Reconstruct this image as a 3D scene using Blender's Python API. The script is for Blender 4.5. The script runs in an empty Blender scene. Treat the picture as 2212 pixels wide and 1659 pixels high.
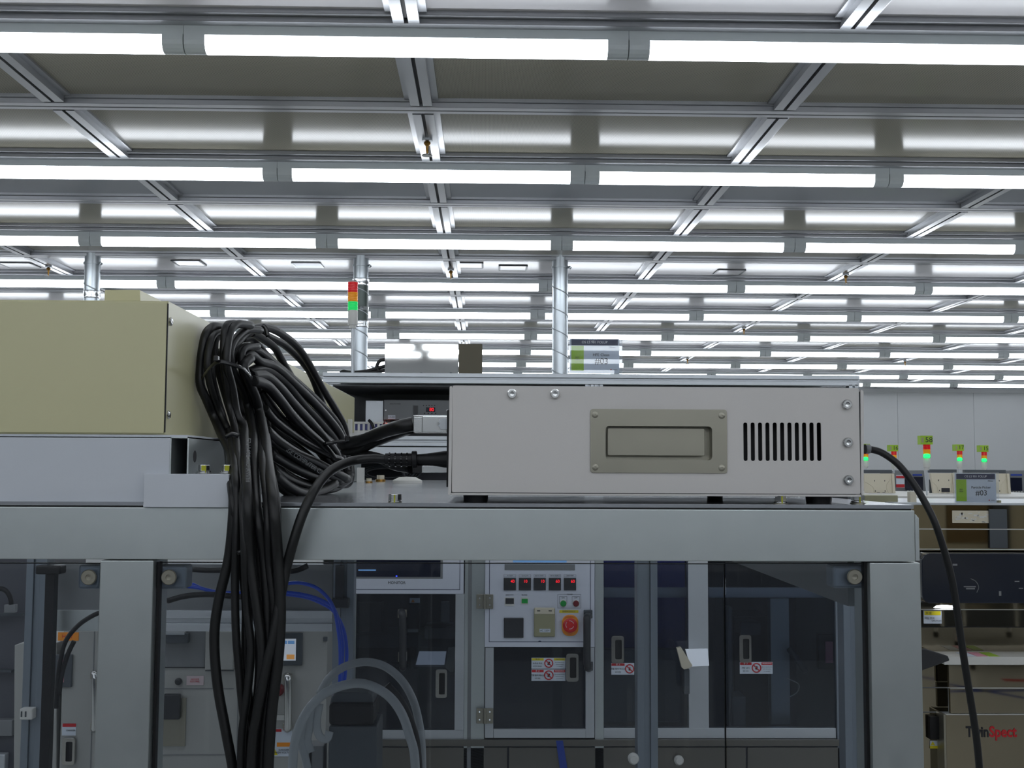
import bpy, bmesh, math, random
from mathutils import Vector, Matrix
random.seed(7)
SC = bpy.context.scene
COL = SC.collection
# ------------------------------------------------------------------ camera
F, PW, PH = 2500.0, 2212.0, 1659.0
PITCH, YAW, ROLL = 0.0711, 0.0216, 0.0048
CAMZ = 1.75
_fw = Vector((math.sin(YAW)*math.cos(PITCH), math.cos(YAW)*math.cos(PITCH), math.sin(PITCH)))
_r0 = Vector((math.cos(YAW), -math.sin(YAW), 0)); _u0 = _r0.cross(_fw)
_rt = math.cos(ROLL)*_r0 + math.sin(ROLL)*_u0
_up = -math.sin(ROLL)*_r0 + math.cos(ROLL)*_u0
CAM = Vector((0, 0, CAMZ))
cam = bpy.data.cameras.new('camera'); co = bpy.data.objects.new('camera', cam); COL.objects.link(co)
co.matrix_world = Matrix.Translation(CAM) @ Matrix((_rt, _up, -_fw)).transposed().to_4x4()
cam.sensor_width = 36.0; cam.lens = 36.0*F/PW; cam.clip_start = 0.05; cam.clip_end = 100
SC.camera = co
# ------------------------------------------------------------------ world / exposure
w = bpy.data.worlds.new('world'); SC.world = w; w.use_nodes = True
w.node_tree.nodes['Background'].inputs[0].default_value = (0.6, 0.65, 0.7, 1)
w.node_tree.nodes['Background'].inputs[1].default_value = 0.15
SC.view_settings.view_transform = 'Standard'; SC.view_settings.look = 'None'
SC.view_settings.gamma = 1.0; SC.view_settings.use_curve_mapping = False
SC.view_settings.exposure = 0.25
LAMP = 7.0
SC.cycles.use_denoising = True
SC.cycles.max_bounces = 10; SC.cycles.transparent_max_bounces = 16
SC.cycles.sample_clamp_indirect = 6.0

# ------------------------------------------------------------------ helpers
def ray(px, py):
    return _fw + _rt*((px-PW/2)/F) + _up*(-(py-PH/2)/F)
def at(px, py, Y):
    """the point of the plane y = Y that the photograph shows at pixel (px, py)"""
    d = ray(px, py); return CAM + d*(Y/d.y)
def atz(px, py, z):
    d = ray(px, py); return CAM + d*((z-CAMZ)/d.z)
def proj(p):
    q = Vector(p)-CAM; z = q.dot(_fw)
    if z < 0.05: return None
    return (PW/2+F*q.dot(_rt)/z, PH/2-F*q.dot(_up)/z)
def inview(p, m=20):
    q = proj(p); return q is not None and -m < q[0] < PW+m and -m < q[1] < PH+m
def lin(c):
    return tuple(((v/255)/12.92 if v/255 <= .04045 else ((v/255+.055)/1.055)**2.4) for v in c)

def mat(name, rgb, rough=.5, metal=0.0, spec=.5, noise=0, nscale=40, bump=0, bscale=300, stretch=None, emit=0, coat=0):
    m = bpy.data.materials.new(name); m.use_nodes = True
    nt = m.node_tree; b = nt.nodes['Principled BSDF']; c = lin(rgb)+(1,)
    b.inputs['Base Color'].default_value = c; b.inputs['Roughness'].default_value = rough
    b.inputs['Metallic'].default_value = metal; b.inputs['Specular IOR Level'].default_value = spec
    b.inputs['Coat Weight'].default_value = coat
    if emit: b.inputs['Emission Color'].default_value = c; b.inputs['Emission Strength'].default_value = emit
    if noise or bump:
        tc = nt.nodes.new('ShaderNodeTexCoord'); mp = nt.nodes.new('ShaderNodeMapping')
        nt.links.new(tc.outputs['Object'], mp.inputs['Vector'])
        if stretch: mp.inputs['Scale'].default_value = stretch
        if noise:
            n = nt.nodes.new('ShaderNodeTexNoise'); n.inputs['Scale'].default_value = nscale; n.inputs['Detail'].default_value = 4
            nt.links.new(mp.outputs['Vector'], n.inputs['Vector'])
            mr = nt.nodes.new('ShaderNodeMapRange'); nt.links.new(n.outputs['Fac'], mr.inputs['Value'])
            mr.inputs['To Min'].default_value = 1-noise; mr.inputs['To Max'].default_value = 1+noise
            mx = nt.nodes.new('ShaderNodeMix'); mx.data_type = 'RGBA'; mx.blend_type = 'MULTIPLY'
            mx.inputs['Factor'].default_value = 1; mx.inputs['A'].default_value = c
            nt.links.new(mr.outputs['Result'], mx.inputs['B']); nt.links.new(mx.outputs['Result'], b.inputs['Base Color'])
            mr2 = nt.nodes.new('ShaderNodeMapRange'); nt.links.new(n.outputs['Fac'], mr2.inputs['Value'])
            mr2.inputs['To Min'].default_value = max(0, rough-.04); mr2.inputs['To Max'].default_value = rough+.04
            nt.links.new(mr2.outputs['Result'], b.inputs['Roughness'])
        if bump:
            n2 = nt.nodes.new('ShaderNodeTexNoise'); n2.inputs['Scale'].default_value = bscale
            nt.links.new(mp.outputs['Vector'], n2.inputs['Vector'])
            bp = nt.nodes.new('ShaderNodeBump'); bp.inputs['Strength'].default_value = bump; bp.inputs['Distance'].default_value = .001
            nt.links.new(n2.outputs['Fac'], bp.inputs['Height']); nt.links.new(bp.outputs['Normal'], b.inputs['Normal'])
    return m

def clear_mat(name, tint=(.9, .93, .95), refl=1.0, ior=1.45, rough=0.01, haze=0.0):
    """clear sheet: transparent with Fresnel reflection (thin-sheet glass)"""
    m = bpy.data.materials.new(name); m.use_nodes = True; nt = m.node_tree
    for n in list(nt.nodes): nt.nodes.remove(n)
    o = nt.nodes.new('ShaderNodeOutputMaterial'); t = nt.nodes.new('ShaderNodeBsdfTransparent'); g = nt.nodes.new('ShaderNodeBsdfGlossy')
    t.inputs[0].default_value = tint+(1,); g.inputs['Color'].default_value = (refl, refl, refl, 1); g.inputs['Roughness'].default_value = rough
    fr = nt.nodes.new('ShaderNodeFresnel'); fr.inputs[0].default_value = ior
    mx = nt.nodes.new('ShaderNodeMixShader'); nt.links.new(fr.outputs[0], mx.inputs[0])
    nt.links.new(t.outputs[0], mx.inputs[1]); nt.links.new(g.outputs[0], mx.inputs[2])
    last = mx
    if haze:
        d = nt.nodes.new('ShaderNodeBsdfDiffuse'); d.inputs[0].default_value = (.6, .64, .68, 1)
        m2 = nt.nodes.new('ShaderNodeMixShader'); m2.inputs[0].default_value = haze
        nt.links.new(mx.outputs[0], m2.inputs[1]); nt.links.new(d.outputs[0], m2.inputs[2]); last = m2
    nt.links.new(last.outputs[0], o.inputs[0]); return m

def perf_mat(name, rgb):
    """perforated painted sheet: staggered small holes"""
    m = mat(name, rgb, .16, 0.0, .25); nt = m.node_tree; b = nt.nodes['Principled BSDF']; b.inputs['IOR'].default_value = 1.22
    tc = nt.nodes.new('ShaderNodeTexCoord'); mp = nt.nodes.new('ShaderNodeMapping'); mp.inputs['Rotation'].default_value = (0, 0, math.pi/4)
    v = nt.nodes.new('ShaderNodeTexVoronoi'); v.voronoi_dimensions = '2D'; v.inputs['Scale'].default_value = 150; v.inputs['Randomness'].default_value = 0
    nt.links.new(tc.outputs['Object'], mp.inputs['Vector']); nt.links.new(mp.outputs['Vector'], v.inputs['Vector'])
    mr = nt.nodes.new('ShaderNodeMapRange'); mr.inputs['From Min'].default_value = .2; mr.inputs['From Max'].default_value = .32
    mr.inputs['To Min'].default_value = .35; mr.inputs['To Max'].default_value = 1.0
    nt.links.new(v.outputs['Distance'], mr.inputs['Value'])
    mx = nt.nodes.new('ShaderNodeMix'); mx.data_type = 'RGBA'; mx.blend_type = 'MULTIPLY'; mx.inputs['Factor'].default_value = 1
    mx.inputs['A'].default_value = lin(rgb)+(1,); nt.links.new(mr.outputs['Result'], mx.inputs['B']); nt.links.new(mx.outputs['Result'], b.inputs['Base Color'])
    mr3 = nt.nodes.new('ShaderNodeMath'); mr3.operation = 'MULTIPLY'; mr3.inputs[1].default_value = .3
    nt.links.new(mr.outputs['Result'], mr3.inputs[0]); nt.links.new(mr3.outputs[0], b.inputs['Specular IOR Level'])
    return m

M = {}
M['wall'] = mat('wall_panel_paint', (185, 188, 190), .35, noise=.02, nscale=2)
M['floor'] = mat('floor_vinyl', (205, 206, 202), .3, noise=.04, nscale=6)
M['plain'] = mat('plain_ceiling_panel', (142, 145, 151), .2, 0, .16, noise=.02, nscale=3)
M['white_panel'] = mat('white_ceiling_panel', (205, 203, 206), .25, 0, .2, noise=.02, nscale=3)
M['perf'] = perf_mat('perforated_ceiling_panel', (152, 148, 134))
M['rail'] = mat('anodised_rail', (164, 166, 170), .3, .7, noise=.03, nscale=30, stretch=(1, 20, 1))
M['rail_dark'] = mat('rail_slot_dark', (40, 40, 42), .6)
M['fixture'] = mat('fixture_grey_plastic', (205, 212, 214), .4)
M['tube'] = mat('lamp_diffuser_glow', (242, 248, 255), .4, emit=LAMP)
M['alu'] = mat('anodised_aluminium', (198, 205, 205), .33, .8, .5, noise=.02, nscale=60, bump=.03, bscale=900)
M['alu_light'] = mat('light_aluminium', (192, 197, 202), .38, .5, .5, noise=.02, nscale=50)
M['plate'] = mat('ground_aluminium_plate', (175, 178, 184), .14, .7, .5, noise=.04, nscale=14)
M['greybox'] = mat('grey_powder_coat', (210, 207, 204), .5, 0, .4, noise=.015, nscale=8, bump=.1, bscale=1500)
M['yellow'] = mat('ivory_painted_steel', (200, 196, 156), .34, 0, .5, bump=.05, bscale=1200)
M['bluegrey'] = mat('pale_bluegrey_paint', (200, 205, 212), .5, 0, .4, noise=.01, nscale=30)
M['steel'] = mat('brushed_stainless', (158, 155, 142), .36, .8, noise=.07, nscale=14)
M['chrome'] = mat('bright_zinc', (206, 207, 206), .18, 1.0)
M['brass'] = mat('brass', (160, 120, 60), .3, 1.0)
M['black'] = mat('black_rubber', (22, 22, 24), .5, 0, .35)
M['cable'] = mat('black_cable_jacket', (20, 21, 22), .42, 0, .45, noise=.2, nscale=80)
M['blackgloss'] = mat('black_gloss_plastic', (16, 17, 19), .15)
M['print'] = mat('cable_print', (120, 124, 126), .6)
M['mark'] = mat('yellow_green_paint_mark', (170, 172, 20), .5)
M['galv'] = mat('galvanised_duct', (182, 189, 194), .3, .85, noise=.1, nscale=14)
M['foil'] = mat('foil_tape', (205, 208, 210), .18, 1.0, bump=.9, bscale=60)
M['greentape'] = mat('dark_green_wrap', (62, 74, 70), .35, .2)
M['polish'] = mat('mirror_polished_stainless', (136, 129, 113), .03, 1.0, noise=.03, nscale=3)
M['warped'] = mat('warped_mirror_sheet', (205, 205, 203), .035, 1.0)
M['polish2'] = mat('satin_stainless', (180, 178, 172), .2, 1.0, noise=.05, nscale=8)
M['beige'] = mat('beige_plastic', (205, 198, 178), .45)
M['offwhite'] = mat('offwhite_plastic', (208, 208, 204), .4)
M['dgrey'] = mat('dark_grey_plastic', (70, 76, 82), .45)
M['mgrey'] = mat('mid_grey_panel', (118, 121, 124), .45, noise=.02, nscale=10)
M['panelwhite'] = mat('white_control_panel', (205, 210, 222), .4)
M['navy'] = mat('navy_print', (38, 46, 82), .4)
M['lime'] = mat('lime_print', (150, 190, 35), .5)
M['paper'] = mat('white_card', (205, 214, 226), .5)
M['ink'] = mat('black_ink', (25, 27, 34), .5)
M['whiteink'] = mat('white_ink', (225, 228, 235), .5)
M['redink'] = mat('red_ink', (190, 25, 35), .5)
M['yellowink'] = mat('yellow_label', (215, 200, 20), .5)
M['orange'] = mat('orange_label', (230, 140, 25), .5)
M['acrylic'] = clear_mat('clear_acrylic_sheet', (.94, .96, .98), ior=1.38, haze=.012)
M['acrylic_clear'] = clear_mat('clear_sign_acrylic', (.97, .98, .99), ior=1.45, haze=.03)
M['smoke'] = clear_mat('smoked_acrylic_cover', (.10, .13, .17), ior=1.5, haze=.02)
M['cloudy'] = clear_mat('milky_tubing', (.6, .62, .63), ior=1.4, haze=.45, rough=.2)
M['bluetube'] = mat('blue_air_hose', (24, 70, 190), .3)
M['bluepanel'] = mat('dark_blue_cabinet', (46, 52, 118), .4)
M['screen'] = mat('dark_screen', (22, 26, 44), .1)
M['red_lens'] = mat('red_signal_lens', (190, 22, 26), .25, emit=.25)
M['amber_lens'] = mat('amber_signal_lens', (214, 140, 20), .25, emit=.2)
M['green_lens'] = mat('green_lit_signal_lens', (10, 190, 90), .25, emit=.55)
M['green_core'] = mat('green_lamp_core', (30, 255, 110), .3, emit=1.4)
M['led_red'] = mat('red_led_digits', (255, 25, 40), .4, emit=1.1)
M['led_off'] = mat('unlit_led_digits', (60, 55, 52), .5)
M['led_blue'] = mat('blue_led', (40, 60, 255), .4, emit=3.0)
M['led_orange'] = mat('orange_led', (255, 90, 40), .4, emit=3.0)
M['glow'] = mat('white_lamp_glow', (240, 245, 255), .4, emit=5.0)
M['smokeblack'] = mat('smoky_dark_cover', (36, 41, 52), .12)
M['lcd'] = mat('lit_touch_screen', (205, 212, 222), .3, emit=.25)
M['lcd_blue'] = mat('screen_blue_tile', (110, 160, 215), .3, emit=.2)
M['lcd_orange'] = mat('screen_orange_tile', (235, 165, 90), .3, emit=.2)
M['greenbtn'] = mat('green_push_button', (20, 150, 60), .3)
M['redbtn'] = mat('dark_red_push_button', (110, 22, 32), .3)
M['estopred'] = mat('red_mushroom_button', (200, 30, 30), .3)
M['estopy'] = mat('orange_shroud', (235, 150, 30), .4)
M['olive'] = mat('olive_socket_cover', (150, 148, 118), .4)
M['palepink'] = mat('pale_pink_label', (196, 180, 184), .5)
M['pink'] = mat('pink_poster', (220, 150, 170), .5)
M['darkint'] = mat('dark_machine_interior', (74, 76, 84), .5)
M['cab'] = mat('cabinet_grey_white', (158, 159, 156), .45)
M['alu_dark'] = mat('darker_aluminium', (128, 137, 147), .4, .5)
M['lowsteel'] = mat('dull_steel_panel', (108, 106, 100), .3, .6)
M['blacktrim'] = mat('groove_shadow_grey', (112, 118, 124), .5)
M['tabblue'] = mat('blue_tape', (30, 60, 150), .5)

def origin_of(parent):
    o = Vector((0, 0, 0))
    while parent is not None:
        o += parent.location; parent = parent.parent
    return o

def tag(o, label=None, cat=None, group=None, kind=None):
    if label: o['label'] = label
    if cat: o['category'] = cat
    if group: o['group'] = group
    if kind: o['kind'] = kind
    return o
def thing(name, label, cat, loc, group=None, kind=None):
    o = bpy.data.objects.new(name, None); COL.objects.link(o); o.location = loc
    o.empty_display_size = .05
    return tag(o, label, cat, group, kind)

class MB:
    def __init__(s): s.bm = bmesh.new()
    def box(s, x0, x1, y0, y1, z0, z1):
        vs = [s.bm.verts.new((x, y, z)) for x in (x0, x1) for y in (y0, y1) for z in (z0, z1)]
        for f in ((0, 1, 3, 2), (4, 6, 7, 5), (0, 4, 5, 1), (2, 3, 7, 6), (0, 2, 6, 4), (1, 5, 7, 3)):
            s.bm.faces.new([vs[i] for i in f])
        return s
    def pbox(s, x0, y0, x1, y1, Y, d):
        """box whose front face at depth Y covers the photo's pixel rectangle"""
        xm, ym = (x0+x1)/2, (y0+y1)/2
        return s.box(at(x0, ym, Y).x, at(x1, ym, Y).x, Y, Y+d, at(xm, y1, Y).z, at(xm, y0, Y).z)
    def prism(s, pts, n):
        """extrude a planar loop of 3D points by vector n"""
        n = Vector(n); a = [s.bm.verts.new(p) for p in pts]; b = [s.bm.verts.new(Vector(p)+n) for p in pts]
        k = len(pts); s.bm.faces.new(a); s.bm.faces.new(b[::-1])
        for i in range(k): s.bm.faces.new((a[i], b[i], b[(i+1) % k], a[(i+1) % k]))
        return s
    def pprism(s, pix, Y, d):
        return s.prism([at(x, y, Y) for x, y in pix], (0, d, 0))
    def cyl(s, p, q, r, n=20, r2=None):
        p, q = Vector(p), Vector(q); r2 = r if r2 is None else r2
        ax = (q-p).normalized(); u = ax.orthogonal().normalized(); v = ax.cross(u)
        ring = lambda c, rr: [s.bm.verts.new(c+(u*math.cos(2*math.pi*i/n)+v*math.sin(2*math.pi*i/n))*rr) for i in range(n)]
        a, b = ring(p, r), ring(q, r2)
        s.bm.faces.new(a[::-1]); s.bm.faces.new(b)
        for i in range(n): s.bm.faces.new((a[i], a[(i+1) % n], b[(i+1) % n], b[i])).smooth = True
        s.sharp(a); s.sharp(b)
        return s
    def sharp(s, ring):
        n = len(ring)
        for i in range(n):
            e = s.bm.edges.get((ring[i], ring[(i+1) % n]))
            if e: e.smooth = False
    def lathe(s, prof, c, axis='z', n=24):
        """prof: list of (r, h) along axis from point c; axis 'z' or 'y' (h towards -y)"""
        c = Vector(c); rings = []
        for r, h in prof:
            ring = []
            for i in range(n):
                a = 2*math.pi*i/n
                d = Vector((math.cos(a)*r, math.sin(a)*r, h)) if axis == 'z' else (Vector((math.cos(a)*r, -h, math.sin(a)*r)) if axis == 'y' else Vector((h, math.cos(a)*r, math.sin(a)*r)))
                ring.append(s.bm.verts.new(c+d))
            rings.append(ring)
        for a, b in zip(rings, rings[1:]):
            for i in range(n): s.bm.faces.new((a[i], a[(i+1) % n], b[(i+1) % n], b[i])).smooth = True
        s.bm.faces.new(rings[0][::-1]); s.bm.faces.new(rings[-1])
        for j in range(len(prof)):
            if j in (0, len(prof)-1): s.sharp(rings[j]); continue
            p, q, r_ = prof[j-1], prof[j], prof[j+1]
            a1 = math.atan2(q[1]-p[1], q[0]-p[0]); a2 = math.atan2(r_[1]-q[1], r_[0]-q[0])
            if abs((a2-a1+math.pi) % (2*math.pi)-math.pi) > .5: s.sharp(rings[j])
        return s
    def tube(s, pts, r, n=10, sub=6, taper=None, flat=None):
        pts = [Vector(p) for p in pts]
        if sub > 1:
            P = [pts[0]*2-pts[1]]+pts+[pts[-1]*2-pts[-2]]; out = []
            for i in range(1, len(P)-2):
                for j in range(sub):
                    t = j/sub; a, b, c, d = P[i-1], P[i], P[i+1], P[i+2]
                    out.append(.5*((2*b)+(c-a)*t+(2*a-5*b+4*c-d)*t*t+(-a+3*b-3*c+d)*t**3))
            out.append(pts[-1]); pts = out
        rings = []; tprev = None; u = None
        for i, p in enumerate(pts):
            t = (pts[min(i+1, len(pts)-1)]-pts[max(i-1, 0)]).normalized()
            if u is None: u = t.orthogonal().normalized() if flat is None else Vector(flat)
            u = (u-t*u.dot(t)).normalized(); v = t.cross(u)
            rr = r if taper is None else r*taper(i/(len(pts)-1))
            ku, kv = (1, 1) if flat is None else (1, .25)
            rings.append([s.bm.verts.new(p+(u*math.cos(2*math.pi*k/n)*ku+v*math.sin(2*math.pi*k/n)*kv)*rr) for k in range(n)])
        for a, b in zip(rings, rings[1:]):
            for k in range(n): s.bm.faces.new((a[k], a[(k+1) % n], b[(k+1) % n], b[k])).smooth = True
        s.bm.faces.new(rings[0][::-1]); s.bm.faces.new(rings[-1]); return s
    def build(s, name, m, parent=None, bev=0, label=None, seg=2):
        bmesh.ops.recalc_face_normals(s.bm, faces=s.bm.faces)
        if parent is None:
            xs = [v.co for v in s.bm.verts]
            lo = Vector([min(v[i] for v in xs) for i in range(3)]); hi = Vector([max(v[i] for v in xs) for i in range(3)])
            o = Vector(((lo.x+hi.x)/2, (lo.y+hi.y)/2, lo.z))
        else: o = origin_of(parent)
        bmesh.ops.translate(s.bm, verts=s.bm.verts, vec=-o)
        me = bpy.data.meshes.new(name); s.bm.to_mesh(me); s.bm.free()
        me.materials.append(M[m] if isinstance(m, str) else m)
        ob = bpy.data.objects.new(name, me); COL.objects.link(ob)
        if parent is None: ob.location = o
        else: ob.parent = parent
        if bev:
            md = ob.modifiers.new('bevel', 'BEVEL'); md.width = bev; md.segments = seg; md.limit_method = 'ANGLE'; md.harden_normals = False
        if label: ob['label'] = label
        return ob

def box(name, m, parent, x0, x1, y0, y1, z0, z1, **k): return MB().box(x0, x1, y0, y1, z0, z1).build(name, m, parent, **k)
def pbox(name, m, parent, x0, y0, x1, y1, Y, d, **k): return MB().pbox(x0, y0, x1, y1, Y, d).build(name, m, parent, **k)

def rrect(x0, z0, x1, z1, r, n=6):
    o = []
    for cx, cz, a0 in ((x1-r, z1-r, 0), (x0+r, z1-r, 90), (x0+r, z0+r, 180), (x1-r, z0+r, 270)):
        for i in range(n+1):
            a = math.radians(a0+90*i/n); o.append((cx+r*math.cos(a), cz+r*math.sin(a)))
    return o
def holed(name, m, parent, outer, holes, Y, d, bev=0):
    """plate in the x-z plane with real holes, front face at y = Y, thickness d"""
    cu = bpy.data.curves.new(name, 'CURVE'); cu.dimensions = '2D'; cu.fill_mode = 'BOTH'; cu.extrude = d/2
    for loop in [outer]+holes:
        sp = cu.splines.new('POLY'); sp.points.add(len(loop)-1); sp.use_cyclic_u = True
        for p, (x, z) in zip(sp.points, loop): p.co = (x, z, 0, 1)
    t = bpy.data.objects.new('tmp', cu); COL.objects.link(t)
    dg = bpy.context.evaluated_depsgraph_get(); me0 = bpy.data.meshes.new_from_object(t.evaluated_get(dg))
    b = MB(); b.bm.from_mesh(me0)
    bpy.data.objects.remove(t); bpy.data.curves.remove(cu); bpy.data.meshes.remove(me0)
    for v in b.bm.verts: v.co = Vector((v.co.x, Y+d/2-v.co.z, v.co.y))
    bmesh.ops.remove_doubles(b.bm, verts=b.bm.verts, dist=1e-6)
    return b.build(name, m, parent, bev=bev)

FONTS = {}
def text(s, size, loc, m, parent, name='lettering', ax='c', rot=(math.pi/2, 0, 0), ext=.0002, sx=1.0, bold=0):
    cu = bpy.data.curves.new(name, 'FONT'); cu.body = s; cu.size = size; cu.extrude = ext; cu.offset = bold
    cu.align_x = {'c': 'CENTER', 'l': 'LEFT', 'r': 'RIGHT'}[ax]; cu.align_y = 'CENTER'; cu.resolution_u = 3
    cu.materials.append(M[m]); t = bpy.data.objects.new('tmp', cu); COL.objects.link(t)
    dg = bpy.context.evaluated_depsgraph_get(); me = bpy.data.meshes.new_from_object(t.evaluated_get(dg)); me.name = name
    bpy.data.objects.remove(t)
    if not me.materials: me.materials.append(M[m])
    o = bpy.data.objects.new(name, me); COL.objects.link(o); o.parent = parent
    o.location = Vector(loc)-origin_of(parent); o.rotation_euler = rot; o.scale = (sx, 1, 1)
    return o
def ptext(s, px, py, Y, hpx, m, parent, **k):
    """lettering about hpx photo pixels high, on the plane y = Y"""
    return text(s, hpx/F*Y*1.35, at(px, py, Y), m, parent, **k)

def ring_screw(parent, c, r, h, m='chrome', name='screw', washer=False):
    """socket screw head on a wall facing -y"""
    b = MB().lathe([(r, 0), (r, h*.7), (r*.82, h), (r*.48, h), (r*.45, h*.35), (.0001, h*.3)], c, 'y', 20)
    o = b.build(name, m, parent)
    return o

ORD = ['first', 'second', 'third', 'fourth', 'fifth', 'sixth', 'seventh', 'eighth', 'ninth', 'tenth', 'eleventh', 'twelfth', 'thirteenth', 'fourteenth', 'fifteenth', 'sixteenth', 'seventeenth', 'eighteenth', 'nineteenth', 'twentieth']
# ================================================================== THE ROOM
HC = 1.228; ZC = CAMZ+HC              # underside of the ceiling grid
W = 1.0177*HC; DR = 1.186*HC; X0 = -.188*HC; YR0 = 1.39*HC
XL, XR, YB, YW = -11.5, 12.3, -8.3, 17.75
def rowY(n): return YR0+n*DR          # far edge of the cross bars before row n
MB().box(XL, XR, YB, YW, -.12, 0).build('floor', 'floor')['kind'] = 'structure'
wb = tag(bpy.data.objects.new('wall_back', None), kind='structure'); COL.objects.link(wb)
x = XL
while x < XR-.01:
    x1 = min(x+1.19, XR)
    box('wall_panel', 'wall', wb, x+.0012, x1-.0012, YW, YW+.08, .0, ZC+.12, bev=.003); x = x1
box('joint_backing', 'wall', wb, XL, XR, YW+.04, YW+.12, 0, ZC+.12)
box('cove', 'wall', wb, XL, XR, YW-.03, YW, ZC-.06, ZC+.0, bev=.004)
MB().box(XL-.1, XL, YB, YW, 0, ZC+.12).build('wall_left', 'wall')['kind'] = 'structure'
MB().box(XR, XR+.1, YB, YW, 0, ZC+.12).build('wall_right', 'wall')['kind'] = 'structure'
MB().box(XL, XR, YB-.1, YB, 0, ZC+.12).build('wall_front', 'wall')['kind'] = 'structure'

ceil = bpy.data.objects.new('ceiling', None); COL.objects.link(ceil); ceil.location = (0, 5, ZC); ceil['kind'] = 'structure'
def shared(name, me, parent, loc):
    o = bpy.data.objects.new(name, me); COL.objects.link(o); o.parent = parent; o.location = Vector(loc)-origin_of(parent); return o
def mesh_only(mb, m):
    bmesh.ops.recalc_face_normals(mb.bm, faces=mb.bm.faces)
    me = bpy.data.meshes.new('piece'); mb.bm.to_mesh(me); mb.bm.free()
    for q in (m if isinstance(m, list) else [m]): me.materials.append(M[q])
    return me
box('soffit', 'dgrey', ceil, XL, XR, YB, YW, ZC+.07, ZC+.12)
# half bays: j even = from a light row to the mid rail, odd = from mid rail to the next light row
PT = {}
for j in range(-12, 24): PT[j] = 'white_panel' if j % 4 in (1, 2) else 'perf'
PT.update({1: 'white_panel', 0: 'plain', 2: 'perf', 3: 'perf', 4: 'plain', 5: 'perf', 6: 'perf', 7: 'white_panel', 8: 'perf', 9: 'white_panel'})
pm = {k: mesh_only(MB().box(-W/2+.05, W/2-.05, -DR/4+.045, DR/4-.045, 0, .012), k) for k in ('plain', 'white_panel', 'perf')}
# cross bar: flange, two raised lips and a dark groove
def barmesh():
    h = DR/4-.05
    b = MB(); b.box(-.058, .058, -h, h, .022, .05); b.box(-.037, -.006, -h, h, 0, .022); b.box(.006, .037, -h, h, 0, .022)
    bmesh.ops.recalc_face_normals(b.bm, faces=b.bm.faces)
    me = bpy.data.meshes.new('bar'); nf = len(b.bm.faces)
    g = b.box(-.006, .006, -h, h, .012, .022)
    for i, f in enumerate(b.bm.faces):
        if i >= nf: f.material_index = 1
    b.bm.to_mesh(me); b.bm.free(); me.materials.append(M['rail']); me.materials.append(M['rail_dark']); return me
bar_me = barmesh()
out = MB()
for j in range(-12, 23):
    n0 = 1+(j-2)/2; yc = rowY(n0)+DR/4+.045
    for k in range(-9, 11):
        xc = X0+W*k+W/2
        if xc < XL or xc > XR or yc-DR/4 < YB or yc+DR/4 > YW+.2: continue
        vis = any(inview((xc+sx*W/2, yc+sy*DR/4, ZC)) for sx in (-1, -.5, 0, .5, 1) for sy in (-1, 0, 1))
        if vis:
            kind = PT[j]
            if j >= 8 and k >= 3 and kind != 'perf' and (j+k) % 2 == 0: kind = 'perf'
            shared('ceiling_panel', pm[kind], ceil, (xc, yc, ZC+.030))
        else: out.box(xc-W/2+.05, xc+W/2-.05, yc-DR/4+.045, yc+DR/4-.045, ZC+.03, ZC+.042)
        shared('cross_rail', bar_me, ceil, (xc-W/2, yc, ZC))
o = out.build('panels_beyond_view', 'white_panel', ceil); o['kind'] = 'stuff'
# long rails: mid rails and the rails the light rows hang from
for j in range(-10, 23):
    n0 = 1+(j-2)/2; y = rowY(n0)
    if y < YB or y > YW-.02: continue
    if j % 2:      # mid rail: lighter step then darker flange
        b = MB().box(XL, XR, y-.0, y+.09, ZC+.018, ZC+.05); b.box(XL, XR, y+.008, y+.045, ZC, ZC+.018); b.box(XL, XR, y+.053, y+.082, ZC, ZC+.018)
        b.build('mid_rail', 'rail', ceil, bev=.002)
    else:
        b = MB().box(XL, XR, y-.04, y+.13, ZC+.015, ZC+.05); b.box(XL, XR, y-.018, y+.11, ZC-.001, ZC+.015)
        b.build('light_row_rail', 'rail', ceil, bev=.002)

# light fixtures: grey housing, glowing diffuser, two end caps
FL = W-.001; CAPW = .059; HZ = .027; TZ = .046; RW = .030
def ushape(w, h, n=8):
    p = [(-w, 0), (-w, -(h-w))]
    for i in range(1, n): a = math.pi*i/n; p.append((-w*math.cos(a), -(h-w)-w*math.sin(a)))
    p += [(w, -(h-w)), (w, 0)]; return p
def uprism(x0, x1, w, h, z):
    pts = [(x0, yy, z+zz) for yy, zz in ushape(w, h)]
    return MB().prism(pts, (x1-x0, 0, 0))
yo = .045
fx_h = mesh_only(MB().box(-FL/2, FL/2, -RW+.000, RW, -HZ, 0), 'fixture')
fx_d = mesh_only(uprism(-FL/2+CAPW, FL/2-CAPW, RW-.002, TZ, -HZ), 'tube')
fx_c1 = mesh_only(uprism(-FL/2+.001, -FL/2+CAPW, RW+.001, TZ+.002, -HZ+.002), 'fixture')
fx_c2 = mesh_only(uprism(FL/2-CAPW, FL/2-.001, RW+.001, TZ+.002, -HZ+.002), 'fixture')
for mm in (fx_d, fx_c1, fx_c2):
    for p in mm.polygons: p.use_smooth = False
rows = [n for n in range(-6, 11)]
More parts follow.
